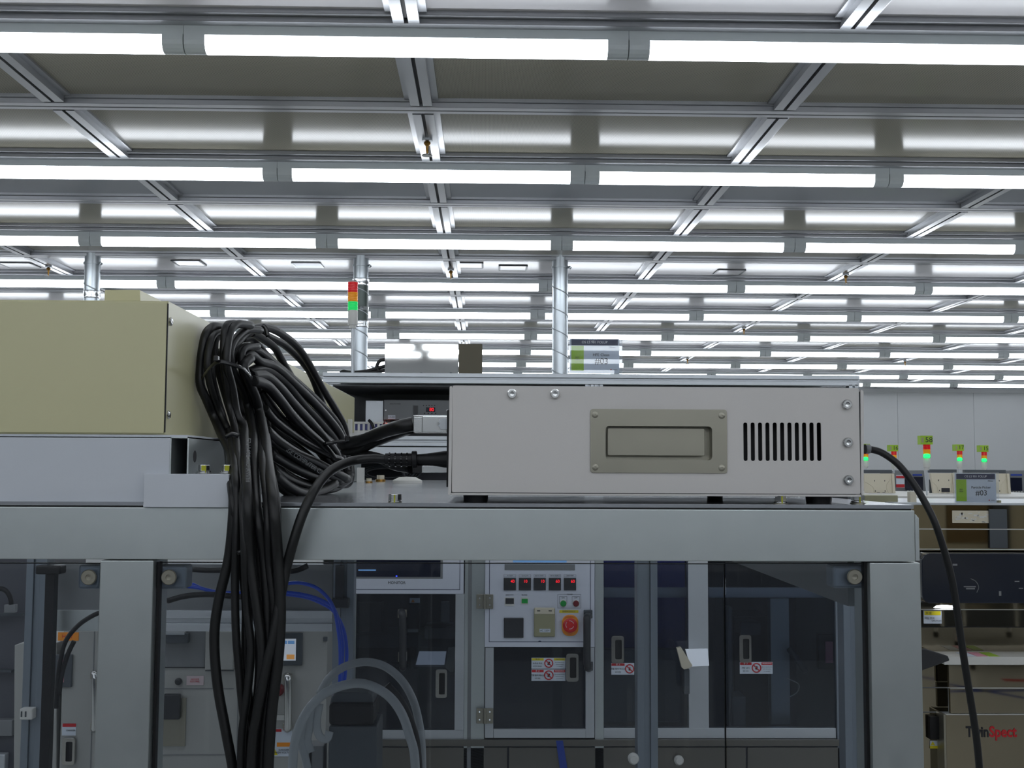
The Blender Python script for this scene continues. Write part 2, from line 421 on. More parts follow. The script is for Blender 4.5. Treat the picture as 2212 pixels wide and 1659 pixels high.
for n in rows:
    y = rowY(n)+yo
    if y < YB+.1: continue
    row = [k for k in range(-8, 10) if XL+.6 < X0+W*k < XR-.6]
    vis = [k for k in row if n >= 1 and any(inview((X0+W*k+dx, y, ZC-.05), 0) for dx in (-.5, 0, .5))]
    for k in row:
        if n < 1 and (k < -4 or k > 5): continue
        if k in vis:
            lab = 'glowing white tube light, %s from left in the %s' % (ORD[vis.index(k)], 'ceiling row nearest the camera' if n == 1 else '%s ceiling row from the camera' % ORD[n-1]); grp = 'ceiling tube lights in rows'
        else: lab = 'white tube light beyond the frame, %s lamp of the %s ceiling row %s' % (ORD[row.index(k)], ORD[n-1] if n >= 1 else ORD[-n], 'ahead' if n >= 1 else 'overhead and behind'); grp = 'ceiling tube lights outside the frame'
        t = thing('tube_light', lab, 'ceiling light', (X0+W*k, y, ZC), grp)
        for nm, me in (('housing', fx_h), ('diffuser', fx_d), ('end_cap', fx_c1), ('end_cap', fx_c2)):
            shared(nm, me, t, (X0+W*k, y, ZC))

# sprinklers
spr = [(923, 300, 'nearest brass ceiling sprinkler, below the central cross rail'), (105, 575, 'brass ceiling sprinkler at the far left above the ivory housing'),
       (974, 582, 'brass ceiling sprinkler in front of the fourth light row, centre'), (1827, 592, 'brass ceiling sprinkler on the right before the fourth light row'),
       (1607, 708, 'small far brass sprinkler above the sixth light row'), (1485, 774, 'tiny far sprinkler above the vent slots of the grey controller'),
       (1955, 779, 'tiny far sprinkler at right above the back wall')]
for px, py, lb in spr:
    p = atz(px, py, ZC)
    t = thing('sprinkler', lb, 'sprinkler', p, 'ceiling sprinklers')
    MB().cyl(p, p+Vector((0, 0, -.008)), .02, 16).build('escutcheon', 'alu_light', t)
    MB().lathe([(.006, 0), (.012, -.004), (.013, -.012), (.006, -.02), (.004, -.045), (.004, -.055)], p+Vector((0, 0, -.008)), 'z', 14).build('body', 'brass', t)
    b = MB().cyl(p+Vector((0, 0, -.062)), p+Vector((0, 0, -.065)), .02, 16); b.build('deflector', 'chrome', t)
    MB().cyl(p+Vector((0, 0, -.05)), p+Vector((0, 0, -.063)), .004, 8).build('frame_arm', 'brass', t)
# access cover plates on the white ceiling panels
for px, py, ww, lb, lit in [(665, 572, .19, 'bright rectangular cover plate on ceiling, left of the signal tower', 1), (1013, 572, .19, 'thin framed ceiling plate just right of the central cross rail', 0),
        (1108, 578, .19, 'framed ceiling plate between central rail and the right duct', 0), (408, 567, .19, 'framed ceiling plate above the left end of the ivory housing', 0),
        (1575, 587, .19, 'framed ceiling plate to the right of the right duct', 0), (42, 572, .22, 'framed ceiling plate in the far left bay', 0)]:
    p = atz(px, py, ZC+.03); hw, hd = ww*.5*.9, .09
    t = thing('cover_plate', lb, 'cover plate', p, 'ceiling cover plates')
    box('plate', 'alu_light' if lit else 'white_panel', t, p.x-hw, p.x+hw, p.y-hd, p.y+hd, ZC+.025, ZC+.029)
    b = MB()
    for s in (-1, 1):
        b.box(p.x-hw-.002, p.x+hw+.002, p.y+s*hd-.002, p.y+s*hd+.004, ZC+.0235, ZC+.029); b.box(p.x+s*hw-.006, p.x+s*hw+.006, p.y-hd+.006, p.y+hd-.006, ZC+.0235, ZC+.029)
    b.build('frame', 'dgrey' if not lit else 'alu_light', t)

# spiral ducts
DY = 6.85
def duct(px, wpx, ybot, lb, foils=(), wraps=()):
    c = at(px, 640, DY); r = wpx/2/F*DY; top = ZC+.03
    zb = at(px, ybot, DY).z
    t = thing('spiral_duct', lb, 'duct', (c.x, DY, zb), 'spiral ducts rising to the ceiling')
    MB().cyl((c.x, DY, zb), (c.x, DY, top), r, 28).build('pipe', 'galv', t)
    MB().cyl((c.x, DY, top-.075), (c.x, DY, top-.065), r*1.14, 28).build('collar', 'galv', t)
    MB().cyl((c.x+r*1.12, DY-.02, top-.078), (c.x+r*1.3, DY-.02, top-.068), .01, 10).build('collar_bolt', 'galv', t)
    pts = []; turns = (top-.12-zb)/.125; N = int(turns*16)
    for i in range(N):
        a = 2*math.pi*i/16; pts.append((c.x+math.cos(a)*r*1.015, DY+math.sin(a)*r*1.015, top-.12-.125*i/16))
    MB().tube(pts, .0035, 5, 1).build('spiral_seam', 'galv', t)
    for y0, y1 in foils:
        MB().lathe([(r*1.04, 0), (r*1.09, .012), (r*1.05, (at(px, y0, DY).z-at(px, y1, DY).z)*.5), (r*1.1, (at(px, y0, DY).z-at(px, y1, DY).z)), (r*1.02, (at(px, y0, DY).z-at(px, y1, DY).z)+.004)], (c.x, DY, at(px, y1, DY).z), 'z', 22).build('foil_tape', 'foil', t)
    for y0, y1 in wraps:
        MB().cyl((c.x, DY, at(px, y1, DY).z), (c.x, DY, at(px, y0, DY).z), r*1.035, 26).build('dark_wrap', 'greentape', t, label='dark green wrapping')
duct(1210, 34, 1100, 'galvanised spiral duct beside the upper sign, dented and bare')
duct(779, 33, 1100, 'galvanised spiral duct behind the signal tower, wrapped in foil and dark tape', foils=((604, 618), (664, 671), (694, 708)), wraps=((618, 664), (671, 694)))
duct(198, 33, 900, 'galvanised spiral duct rising behind the ivory housing at left', foils=((630, 645),))

# ================================================================== MACHINE IN FRONT (frame of wide extrusions)
YA = 1.30; PR = .0595                       # front face plane and profile size
zt = at(1000, 1098.3, YA).z; zb = at(1000, 1210.6, YA).z; zpl = zt+.0006
xr = at(1988.5, 1213, YA).x; xe = at(1977, 1150, YA).x
xl = -.80; YR = 3.42                        # left end beyond the frame, rear plane
fa = thing('framed_machine', 'large pale aluminium extrusion frame with clear panels in the foreground', 'machine frame', ((xl+xr)/2, (YA+YR)/2, 0))
box('top_beam', 'alu', fa, xl, xe, YA, YA+PR, zb, zt, bev=.0012)
MB().prism([(xe+.0004, YA+.0015, zb+.001), (xr-.0001, YA+.0015, zb+.001), (xr-.0001, YA+.0015, zt-.009), (xr-.004, YA+.0015, zt-.0045), (xe+.0004, YA+.0015, zt-.0045)], (0, PR-.003, 0)).build('end_cap', 'alu', fa, bev=.0006)
def vpost(name, pxc, Y, parent, wid=PR, z0=0, z1=None, m='alu', slot=False, py=1213, dep=None):
    c = at(pxc, py, Y); z1 = zb-.0012 if z1 is None else z1; dep = dep or wid
    b = MB()
    if slot:
        h = wid/2
        b.box(c.x-h, c.x-h*.3, Y, Y+dep, z0, z1); b.box(c.x+h*.3, c.x+h, Y, Y+dep, z0, z1); b.box(c.x-h*.3, c.x+h*.3, Y+.008, Y+dep-.008, z0, z1)
    else: b.box(c.x-wid/2, c.x+wid/2, Y, Y+dep, z0, z1)
    return b.build(name, m, parent, bev=.001)
vpost('post', 274, YA, fa, PR*.985); vpost('post', 1933.3, YA, fa, PR*.96)
MB().box(xl, xl+PR, YA, YA+PR, 0, zb-.001).build('post', 'alu', fa, bev=.001)
# rear frame of the same machine
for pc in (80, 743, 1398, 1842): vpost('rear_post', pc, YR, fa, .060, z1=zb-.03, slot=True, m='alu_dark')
zr0, zr1 = at(540, 1364, YR).z, at(540, 1319, YR).z
b = MB(); x0_, x1_ = at(345, 1340, YR).x, at(718, 1340, YR).x; hh = (zr1-zr0)
b.box(x0_, x1_, YR, YR+.05, zr0, zr0+hh*.38); b.box(x0_, x1_, YR+.01, YR+.04, zr0+hh*.38, zr0+hh*.62); b.box(x0_, x1_, YR, YR+.05, zr0+hh*.62, zr1)
b.build('rear_rail', 'alu_light', fa, bev=.001)
box('rear_rail', 'alu', fa, at(108, 1340, YR).x, at(330, 1340, YR).x, YR, YR+.05, zr0, zr1, bev=.001)
box('rear_rail', 'alu', fa, at(60, 1216, YR).x, at(1860, 1216, YR).x, YR, YR+.05, zb-.07, zb-.0, bev=.001)
# rear panel above the rear rail
pbox('rear_panel', 'mgrey', fa, 100, 1219, 718, 1318, YR+.012, .004)
# side rails running back, and the deep right-hand side plate
xs = at(1842, 1250, YA+PR).x
for x in (xl, xr-PR): box('side_beam', 'alu', fa, x, x+PR, YA+PR, YR, zb, zt-.001)
sp0 = at(1842, 1312, 1.36)
box('side_plate', 'mgrey', fa, sp0.x-.002, sp0.x+.012, 1.37, YR, sp0.z, zb)
# top plate
plate = box('top_plate', 'plate', fa, xl, at(1975, 1095, YA).x, YA+.001, YR, zpl+.0009, zpl+.0052, bev=.0006)
box('gasket_strip', 'black', fa, xl, at(1970, 1095, YA).x, YA+.003, YA+.03, zt, zpl+.0009)
ZP = zpl+.0053
# clear panels with corner blocks and countersunk bolts
yp = YA+.012
def apanel(x0, x1, ytop=1217.5):
    z1 = at((x0+x1)/2, ytop, yp).z; xa, xb = at(x0, 1300, yp).x, at(x1, 1300, yp).x
    box('clear_panel', 'acrylic', fa, xa, xb, yp, yp+.004, .25, z1)
    b = MB(); b.box(xa, xb, yp-.0003, yp+.0045, z1, z1+.0009); b.build('panel_edge', 'blackgloss', fa)
apanel(-60, 215); apanel(337, 1566.3); apanel(1568.6, 1872)
pbox('panel_joint', 'blackgloss', fa, 1566.3, 1217, 1568.6, 1900, yp, .004)
pbox('panel_gasket', 'black', fa, 331.5, 1214, 337, 1900, yp-.002, .01); pbox('panel_gasket', 'black', fa, 1872, 1214, 1878, 1900, yp-.002, .01)
for x0, y0, x1, y1, bx, by in ((168, 1221, 216, 1273, 192, 1247), (338, 1222, 402, 1273, 365, 1247), (1800, 1222, 1872, 1271, 1846, 1246)):
    pbox('corner_block', 'alu_dark', fa, x0, y0, x1, y1, yp+.008, .03, bev=.003)
    MB().lathe([(.0087, 0), (.0087, .001), (.0078, .0022), (.0032, .0022), (.003, .0008), (.0001, .0006)], at(bx, by, yp), 'y', 28).build('panel_bolt', 'steel', fa)
# inner left hardware: black cable duct on the rear post, cap and clip
t = thing('cable_duct', 'tall black cable duct standing beside the left rear post behind clear panel', 'cable duct', at(95, 1900, YR-.08))
pbox('duct', 'black', t, 84, 1236, 104, 2100, YR-.08, .03); pbox('duct_cap', 'black', t, 76, 1222, 130, 1241, YR-.09, .05, bev=.004)
pbox('clip', 'offwhite', fa, 42, 1531, 70, 1555, YR-.03, .03, bev=.003)
for c in ((46, 1543), (55, 1543)): pbox('clip_slot', 'dgrey', fa, c[0]-1.5, c[1]-6, c[0]+1.5, c[1]+6, YR-.032, .002)

# ------------------------------------------------------------ aluminium tube base on the left
tb = thing('support_frame', 'pale grey rectangular tube base carrying the ivory housing', 'base frame', at(150, 1086, YA)+Vector((0, .5, 0)))
yb_ = 1.308
pbox('front_face', 'bluegrey', tb, -120, 945, 366, 1084, yb_, .012, bev=.0006)
pbox('bottom_lip', 'greybox', tb, -120, 1085, 309, 1090, yb_+.004, .02)
# open-ended tube running back: four walls
X0t, X1t = at(367, 985, yb_).x, at(407.5, 985, yb_).x; Z0t, Z1t = ZP, at(388, 944, yb_).z; tw = .0013; yt2 = 3.1
b = MB(); b.box(X0t, X0t+tw, yb_, yt2, Z0t, Z1t); b.box(X1t-tw*1.3, X1t, yb_, yt2, Z0t, Z1t); b.box(X0t, X1t, yb_, yt2, Z1t-tw, Z1t); b.box(X0t, X1t, yb_, yt2, Z0t, Z0t+tw)
b.build('rectangular_tube', 'alu', tb)
MB().cyl((X1t, 1.335, at(421, 986, 1.335).z), (X1t+.0004, 1.335, at(421, 986, 1.335).z), .0068, 24).build('hole', 'rail_dark', tb)
# base block standing on the frame with two hex bolts
bk = thing('base_block', 'small pale grey rectangular block with two hex bolts on top, under the cable coil', 'block', at(402, 1094, YA)+Vector((0, .02, 0)))
pbox('block', 'bluegrey', bk, 310, 1024, 494, 1096, 1.296, .055, bev=.0006)
def hexbolt(name, label, px, pybase, Y, wpx, parent=None, cat='bolt', group='hex bolts with yellow paint marks', mk=0):
    s = wpx/F*Y; c = at(px, pybase, Y)
    t = parent if parent is not None else thing(name, label, cat, c, group)
    MB().lathe([(s*.5, 0), (s*.5, s*.05), (s*.47, s*.07)], c, 'z', 26).build('washer', 'steel', t)
    b = MB(); b.lathe([(s*.42, s*.07), (s*.44, s*.12), (s*.44, s*.17), (s*.40, s*.2)], c, 'z', 20); b.build('spring_washer', 'chrome', t)
    b = MB(); p = [(c.x+math.cos(math.radians(60*i+mk*20))*s*.43, c.y+math.sin(math.radians(60*i+mk*20))*s*.43, c.z+s*.21) for i in range(6)]
    b.prism(p, (0, 0, s*.37)); b.build('hex_head', 'chrome', t, bev=s*.03)
    b = MB(); b.box(c.x-s*.04, c.x+s*.05, c.y-s*.455, c.y-s*.40, c.z+s*.04, c.z+s*.55); b.build('paint_mark', 'mark', t, label='yellow-green paint stripe')
    return t
def hexbolt_part(px, pyb, Y, w):
    s = w/F*Y; c = at(px, pyb, Y)
    MB().lathe([(s*.5, 0), (s*.5, s*.08), (s*.44, s*.09), (s*.44, s*.2)], c, 'z', 20).build('washer', 'chrome', bk)
    p = [(c.x+math.cos(math.radians(60*i+8))*s*.36, c.y+math.sin(math.radians(60*i+8))*s*.36, c.z+s*.2) for i in range(6)]
    MB().prism(p, (0, 0, s*.36)).build('hex_head', 'chrome', bk, bev=s*.03)
    box('paint_mark', 'mark', bk, c.x-.001, c.x+s*.22, c.y-s*.40, c.y-s*.30, c.z+s*.05, c.z+s*.54)
hexbolt_part(440, 1023.5, 1.318, 34); hexbolt_part(490, 1023.5, 1.318, 34)
hexbolt('hex_bolt', 'hex bolt with yellow stripe on the plate left of the grey controller', 853, 1087, 1.325, 33)
hexbolt('hex_bolt', 'hex bolt with yellow stripe under the vent slots of the grey controller', 1686, 1089, 1.322, 32, mk=1)
hexbolt('hex_bolt', 'hex bolt with yellow stripe under the right corner of the grey controller', 1853, 1088, 1.34, 33, mk=2)
# rear plate nuts, oval cap and little bracket
for px, py, wd, lb in ((797, 1043, 13, 'short beige hex bolt at the rear edge of the plate, left one'), (822, 1040, 18, 'short beige hex bolt at the rear edge of the plate, right one')):
    Yn = 2.75; c = atz(px, py, ZP); s = wd/F*c.y
    t = thing('rear_bolt', lb, 'bolt', c, 'bolts at the rear of the plate')
    MB().cyl(c, c+Vector((0, 0, s*.25)), s*.6, 16).build('washer', 'brass', t)
    MB().cyl(c+Vector((0, 0, s*.25)), c+Vector((0, 0, s*.75)), s*.48, 6).build('hex_head', 'beige', t)
c = atz(880, 1043, ZP); MB().lathe([(.036, 0), (.036, .006), (.02, .014), (.0001, .015)], c, 'z', 24).build('round_disc', 'offwhite')
tag(bpy.data.objects['round_disc'], 'flat round white cap lying at the rear edge of the plate', 'cap')
p0 = atz(778, 1042, ZP)
box('bracket', 'offwhite', None, p0.x-.0085, p0.x+.0085, p0.y, p0.y+.02, ZP, at(778, 1010, p0.y).z)
tag(bpy.data.objects['bracket'], 'upright white bracket standing at the rear edge behind the cables', 'bracket')

# ------------------------------------------------------------ ivory housing (long cover running back)
yv = 1.31
iv = thing('ivory_housing', 'long ivory painted steel housing running back on the left', 'housing', at(180, 944, yv)+Vector((0, .9, 0)))
zi0, zi1 = at(180, 935, yv).z, at(180, 652, yv).z; xi = at(357, 800, yv).x
box('front_cover', 'yellow', iv, -.86, xi, yv, yv+.003, zi0, zi1, bev=.0005)
sx_ = at(361, 800, yv).x
ys2, ys3 = 2.45, 3.17
zi2 = at(767, 935, ys3).z
MB().prism([(sx_-.001, yv+.002, zi0-.0015), (sx_-.001, ys2, zi0-.0015), (sx_-.001, ys2, zi2), (sx_-.001, ys3, zi2), (sx_-.001, ys3, zi1+.002), (sx_-.001, yv+.002, zi1+.002)], (-.86-sx_, 0, 0)).build('side_cover', 'yellow', iv, bev=.0008)
box('base_flange', 'bluegrey', iv, -.87, at(407, 940, yv).x, yv-.001, yt2, at(200, 943.5, yv).z, zi0-.0018, bev=.0004)
box('edge_joint', 'black', iv, xi+.0002, xi+.0013, yv+.001, yv+.003, zi0+.001, zi1-.001)
for px, py in ((369, 695), (364, 896)):
    Ys = yv+.015*1; # on the side face just behind the corner
    d = ray(px, py); tt = sx_/d.x; c = CAM+d*tt
    MB().lathe([(.0048, 0), (.0048, .0016), (.0036, .0028), (.0016, .003), (.0015, .0012), (.0001, .001)], (sx_-.001, c.y, c.z), 'x', 16).build('side_screw', 'chrome', iv)
MB().pprism([(226, 626), (302, 626), (303, 650), (225, 650)], 1.62, .25).build('top_box', 'yellow', iv, bev=.001)
for (yy, zz0, zz1) in ((3.0, 1.80, 1.87), (3.06, 1.79, 1.83)):
    box('latch', 'offwhite', iv, sx_, sx_+.012, yy, yy+.02, zz0, zz1, bev=.002)
MB().cyl((sx_, 3.1, 1.80), (sx_+.014, 3.1, 1.80), .018, 16).build('latch_knob', 'chrome', iv)

# ------------------------------------------------------------ grey controller box
yc0 = 1.318
cb = thing('controller_box', 'grey powder-coated controller box with recessed handle and vent slots', 'controller', at(1415, 1072, yc0)+Vector((0, .16, 0)))
gx0, gx1 = at(977, 950, yc0).x, at(1857, 950, yc0).x
gz1 = at(1415, 835.5, yc0).z; gz0 = at(1415, 1065.5, yc0).z
gl = lambda px, py: (at(px, py, yc0).x, at(px, py, yc0).z)
def prr(x0, y0, x1, y1, rpx, n=6):
    a = gl(x0, y1); b_ = gl(x1, y0); return rrect(a[0], a[1], b_[0], b_[1], rpx/F*yc0, n)
slots = [prr(1606.4+15.9*i, 912.8, 1614.4+15.9*i, 995.7, 3.9, 4) for i in range(11)]
holed('front_panel', 'greybox', cb, rrect(gx0, gz0, gx1, gz1, .002), [prr(1303, 916, 1542, 997, 10)]+slots, yc0, .0016, bev=.0004)
d_ = .30
b = MB(); b.box(gx0, gx1, yc0+.0018, yc0+d_, gz1-.0015, gz1-.0003); b.box(gx0, gx0+.0015, yc0+.0018, yc0+d_, gz0, gz1-.0016); b.box(gx1-.0015, gx1, yc0+.0018, yc0+d_, gz0, gz1-.0016)
b.box(gx0, gx1, yc0+d_-.0015, yc0+d_, gz0, gz1-.0016); b.build('case', 'greybox', cb)
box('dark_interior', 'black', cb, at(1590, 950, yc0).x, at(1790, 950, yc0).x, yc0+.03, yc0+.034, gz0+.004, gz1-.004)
pbox('base_pan', 'greybox', cb, 974, 1067, 1860, 1071.5, yc0-.0005, d_+.001, bev=.0004)
pbox('base_shadow_gap', 'black', cb, 980, 1065.2, 1850, 1067.4, yc0+.002, .01)
MB().pprism([(971, 836), (973, 834), (976, 834), (978, 838), (974.6, 1068), (971, 1070), (967.8, 1068)], yc0-.001, .29).build('left_cheek', 'greybox', cb, bev=.0004)
pbox('left_seam', 'blackgloss', cb, 975.5, 840, 977.2, 1066, yc0+.0005, .004)
MB().pprism([(1859, 842), (1863, 842), (1866, 846), (1866, 1066), (1862, 1070), (1860.5, 1066)], yc0-.001, .29).build('right_cheek', 'greybox', cb, bev=.0004)
pbox('right_seam', 'ink', cb, 1857, 846, 1859.2, 1068, yc0+.0005, .004)
for px, py, r in ((1106, 851, 10.5), (1199, 851, 10.5), (1828.5, 874, 11), (1830.5, 956, 11), (1832, 1037, 11)):
    ring_screw(cb, at(px, py, yc0), r/F*yc0, .0042)
# handle plate with pan
hy = yc0-.0016
hp = holed('handle_plate', 'steel', cb, prr(1275, 885, 1569.5, 1021, 6), [prr(1308, 921.5, 1537.5, 993, 8)], hy, .0014, bev=.0004)
pan = prr(1308, 921.5, 1537.5, 993, 8); k = len(pan); b = MB(); dp = .016
a = [b.bm.verts.new((x, hy+.0015, z)) for x, z in pan]; cxp = sum(p[0] for p in pan)/k; czp = sum(p[1] for p in pan)/k
c_ = [b.bm.verts.new((x, hy+dp, z)) for x, z in pan]
for i in range(k): b.bm.faces.new((a[i], c_[i], c_[(i+1) % k], a[(i+1) % k]))
b.bm.faces.new(c_); b.build('handle_pan', 'steel', hp)
q = prr(1313, 925, 1524, 984, 4)
MB().prism([(x, hy+.006, z) for x, z in q], (0, .0012, 0)).build('grip_plate', 'steel', hp, bev=.0008)
for px, py in ((1285.5, 896), (1559, 898), (1286, 1009.5), (1559, 1011)):
    MB().lathe([(.0037, 0), (.0037, .0004), (.0031, .0007), (.0011, .0007), (.001, .0002), (.0001, .0002)], at(px, py, hy), 'y', 18).build('handle_screw', 'steel', hp)
for x0, x1, Y in ((1000, 1055, 1.334), (1748, 1806, 1.334), (1000, 1040, 1.56), (1530, 1566, 1.56)):
    c = at((x0+x1)/2, 1080, Y); r = (x1-x0)/2/F*Y
    MB().cyl((c.x, Y+r, ZP), (c.x, Y+r, gz0-.001), r*.93, 24, r).build('rubber_foot', 'black', cb)
# left-hand sockets
pbox('socket_plate', 'black', cb, 965, 886, 971, 1052, yc0+.01, .12)
dsub = thing('dsub_plug', 'chrome metal connector hood plugged into the left side of the grey controller', 'connector', at(930, 938, yc0+.05))
pbox('hood', 'chrome', dsub, 912, 899, 966, 934, yc0+.03, .035, bev=.0006)
pbox('rear_hood', 'chrome', dsub, 893, 900, 912.3, 934, yc0+.031, .033, bev=.0006, label='dark reflecting end')
pbox('hood_top', 'chrome', dsub, 893, 897, 966, 899.5, yc0+.032, .03, bev=.0004)
MB().cyl(at(946, 915, yc0+.031), at(946, 915, yc0+.027), .0018, 10).build('thumb_screw', 'chrome', dsub)
MB().pprism([(944, 915), (952, 904), (966, 904), (966, 928), (952, 928)], yc0+.028, .004).build('latch_plate', 'alu_light', dsub, bev=.0003)
d2 = thing('lower_connector', 'small chrome connector below the black power plug on the grey controller', 'connector', at(930, 1022, yc0+.05))
pbox('shell', 'chrome', d2, 911, 1006, 966, 1021, yc0+.04, .03, bev=.0005); pbox('shell_end', 'black', d2, 891, 1006, 911, 1021, yc0+.04, .03)
ip = thing('power_plug', 'black moulded power plug in the left side of the grey controller', 'power plug', at(900, 1010, yc0+.02))
yq = yc0+.045
def pt(px, py, Y=None): return at(px, py, Y or yq)
MB().lathe([(.0065, .0), (.0075, .012), (.009, .022), (.0105, .032), (.0112, .045), (.0112, .058)], at(901, 993, yq), 'x', 20).build('plug_body', 'black', ip)
MB().cyl(at(890, 993.5, yq), at(901, 993, yq), .0105, 20).build('plug_ring', 'black', ip, bev=.001)
b = MB().cyl(at(832, 992, yq), at(889, 993, yq), .0068, 16, .0075); b.build('strain_relief', 'black', ip)
b = MB()
for i, px in enumerate((840, 853, 866, 878)): b.cyl(at(px, 993, yq), at(px+3, 993, yq), .0084, 16)
b.build('relief_ribs', 'blackgloss', ip)
# right-hand gland and cable
gy = yc0+.06
rc = thing('right_cable', 'black cable arching from the right side of the grey controller to the floor', 'cable', at(1900, 1000, gy))
pbox('socket', 'black', rc, 1866, 960, 1871, 980, gy-.01, .02)
MB().lathe([(.0052, 0), (.0058, .002), (.0055, .005), (.0035, .0065)], at(1870, 970, gy), 'x', 18).build('cable_gland', 'mgrey', rc, label='grey plastic gland')
pts = [(1878, 970), (1905, 978), (1940, 1003), (1972, 1043), (1998, 1085), (2020, 1130), (2040, 1190), (2056, 1250), (2066, 1310), (2076, 1380), (2085, 1440), (2098, 1520), (2110, 1600), (2117, 1680), (2122, 1800)]
Yc = lambda i: gy-.0-.03*min(1, i/5)
MB().tube([at(x, y, Yc(i)) for i, (x, y) in enumerate(pts)], .0042, 12).build('jacket', 'cable', rc)

# ------------------------------------------------------------ cable coil
cc = thing('cable_coil', 'thick coil of black cables tied and hanging over the frame', 'cable coil', at(600, 1060, 1.6))
def crop(l): return [(400+x/3.95, 680+y/3.95) for x, y in l]
def Yd(px): return 1.42+max(0, min(1, (px-440)/310))*.40
def strand(pp, r, dy=0, m='cable', hang=False):
    P = []
    for x, y in pp:
        Y = Yd(x)+dy
        if hang:
            t = max(0, min(1, (y-880)/180)); t = t*t*(3-2*t); Y = Y*(1-t)+(1.275+dy*.35)*t
        P.append(at(x, y, Y))
    return MB().tube(P, r, 9, 5).build('cable', m, cc)
R1, R2 = .0056, .0045
coils = [
 ([(370,420),(380,340),(450,230),(560,130),(700,110),(860,190),(980,300),(1070,440),(1180,640),(1290,820),(1360,960),(1390,1150),(1420,1350),(1380,1450),(1250,1420)],R1,.0),
 ([(380,430),(400,280),(500,170),(620,110),(700,180),(850,260),(1000,400),(1080,520),(1150,700),(1230,900),(1330,1060)],R1,.05),
 ([(480,220),(560,200),(620,260),(700,350),(850,500),(950,600),(1100,720),(1250,900),(1350,1050)],R1,.07),
 ([(560,150),(640,190),(760,280),(830,400),(900,520),(980,640),(1100,760),(1200,880),(1320,1020)],R1,.03),
 ([(400,480),(420,350),(500,275),(600,300),(700,370),(850,490),(1000,620),(1150,760),(1290,920),(1370,1100)],R1*1.1,.0),
 ([(500,380),(560,340),(640,400),(760,440),(900,560),(1050,700),(1200,860),(1320,1020),(1380,1200),(1400,1380),(1330,1440),(1200,1380)],R1*1.1,-.03),
 ([(540,500),(640,455),(740,490),(870,600),(1000,760),(1150,920),(1280,1080),(1330,1250),(1300,1400),(1180,1480),(1000,1480),(850,1380),(760,1200),(700,1000),(680,850)],R1*1.25,-.02),
 ([(560,520),(680,520),(800,620),(920,760),(1050,900),(1180,1050),(1290,1200),(1300,1350)],R1*1.3,-.045),
 ([(570,560),(690,600),(800,720),(900,850),(1020,980),(1150,1100),(1260,1230)],R1*1.3,-.06),
 ([(690,980),(800,1080),(950,1180),(1100,1250),(1250,1330),(1380,1400)],R1*1.15,-.09),
 ([(700,1040),(780,1100),(930,1210),(1080,1300),(1200,1350),(1330,1420)],R1*1.15,-.08),
 ([(720,1180),(850,1260),(1000,1340),(1150,1400),(1300,1440),(1400,1400)],R1*1.2,-.07),
 ([(740,1300),(880,1400),(1050,1470),(1200,1490),(1330,1450),(1410,1350)],R1*1.2,-.06),
 ([(760,1420),(900,1530),(1050,1565),(1180,1500)],R1*1.2,-.04),
 ([(750,1350),(880,1460),(1020,1520),(1160,1500),(1280,1440)],R1*1.2,-.10),
 ([(650,650),(700,760),(800,870),(930,980),(1100,1080),(1250,1130),(1350,1200)],R1,-.03),
 ([(680,800),(760,900),(900,1010),(1050,1110),(1200,1190),(1330,1240)],R1,-.06),
 ([(600,560),(680,680),(760,800),(860,920),(1000,1040),(1150,1120),(1300,1180)],R1,.02),
 ([(620,620),(660,800),(740,950),(860,1060),(1000,1160),(1150,1280),(1280,1350)],R1,-.02),
 ([(900,860),(1000,1000),(1120,1120),(1220,1250),(1290,1380)],R1*1.4,-.05),
 ([(850,720),(1000,880),(1150,1020),(1300,1160),(1370,1330)],R1*1.4,-.03),
 ([(780,600),(900,740),(1040,880),(1190,1000),(1330,1120)],R1*1.4,.03),
 ([(700,1020),(820,1150),(960,1290),(1100,1380),(1230,1420)],R1*1.4,-.02),
 ([(720,1250),(840,1350),(980,1430),(1120,1450),(1250,1400)],R1*1.4,-.0),
]
for l, r, dy in coils: strand(crop(l), r, dy)
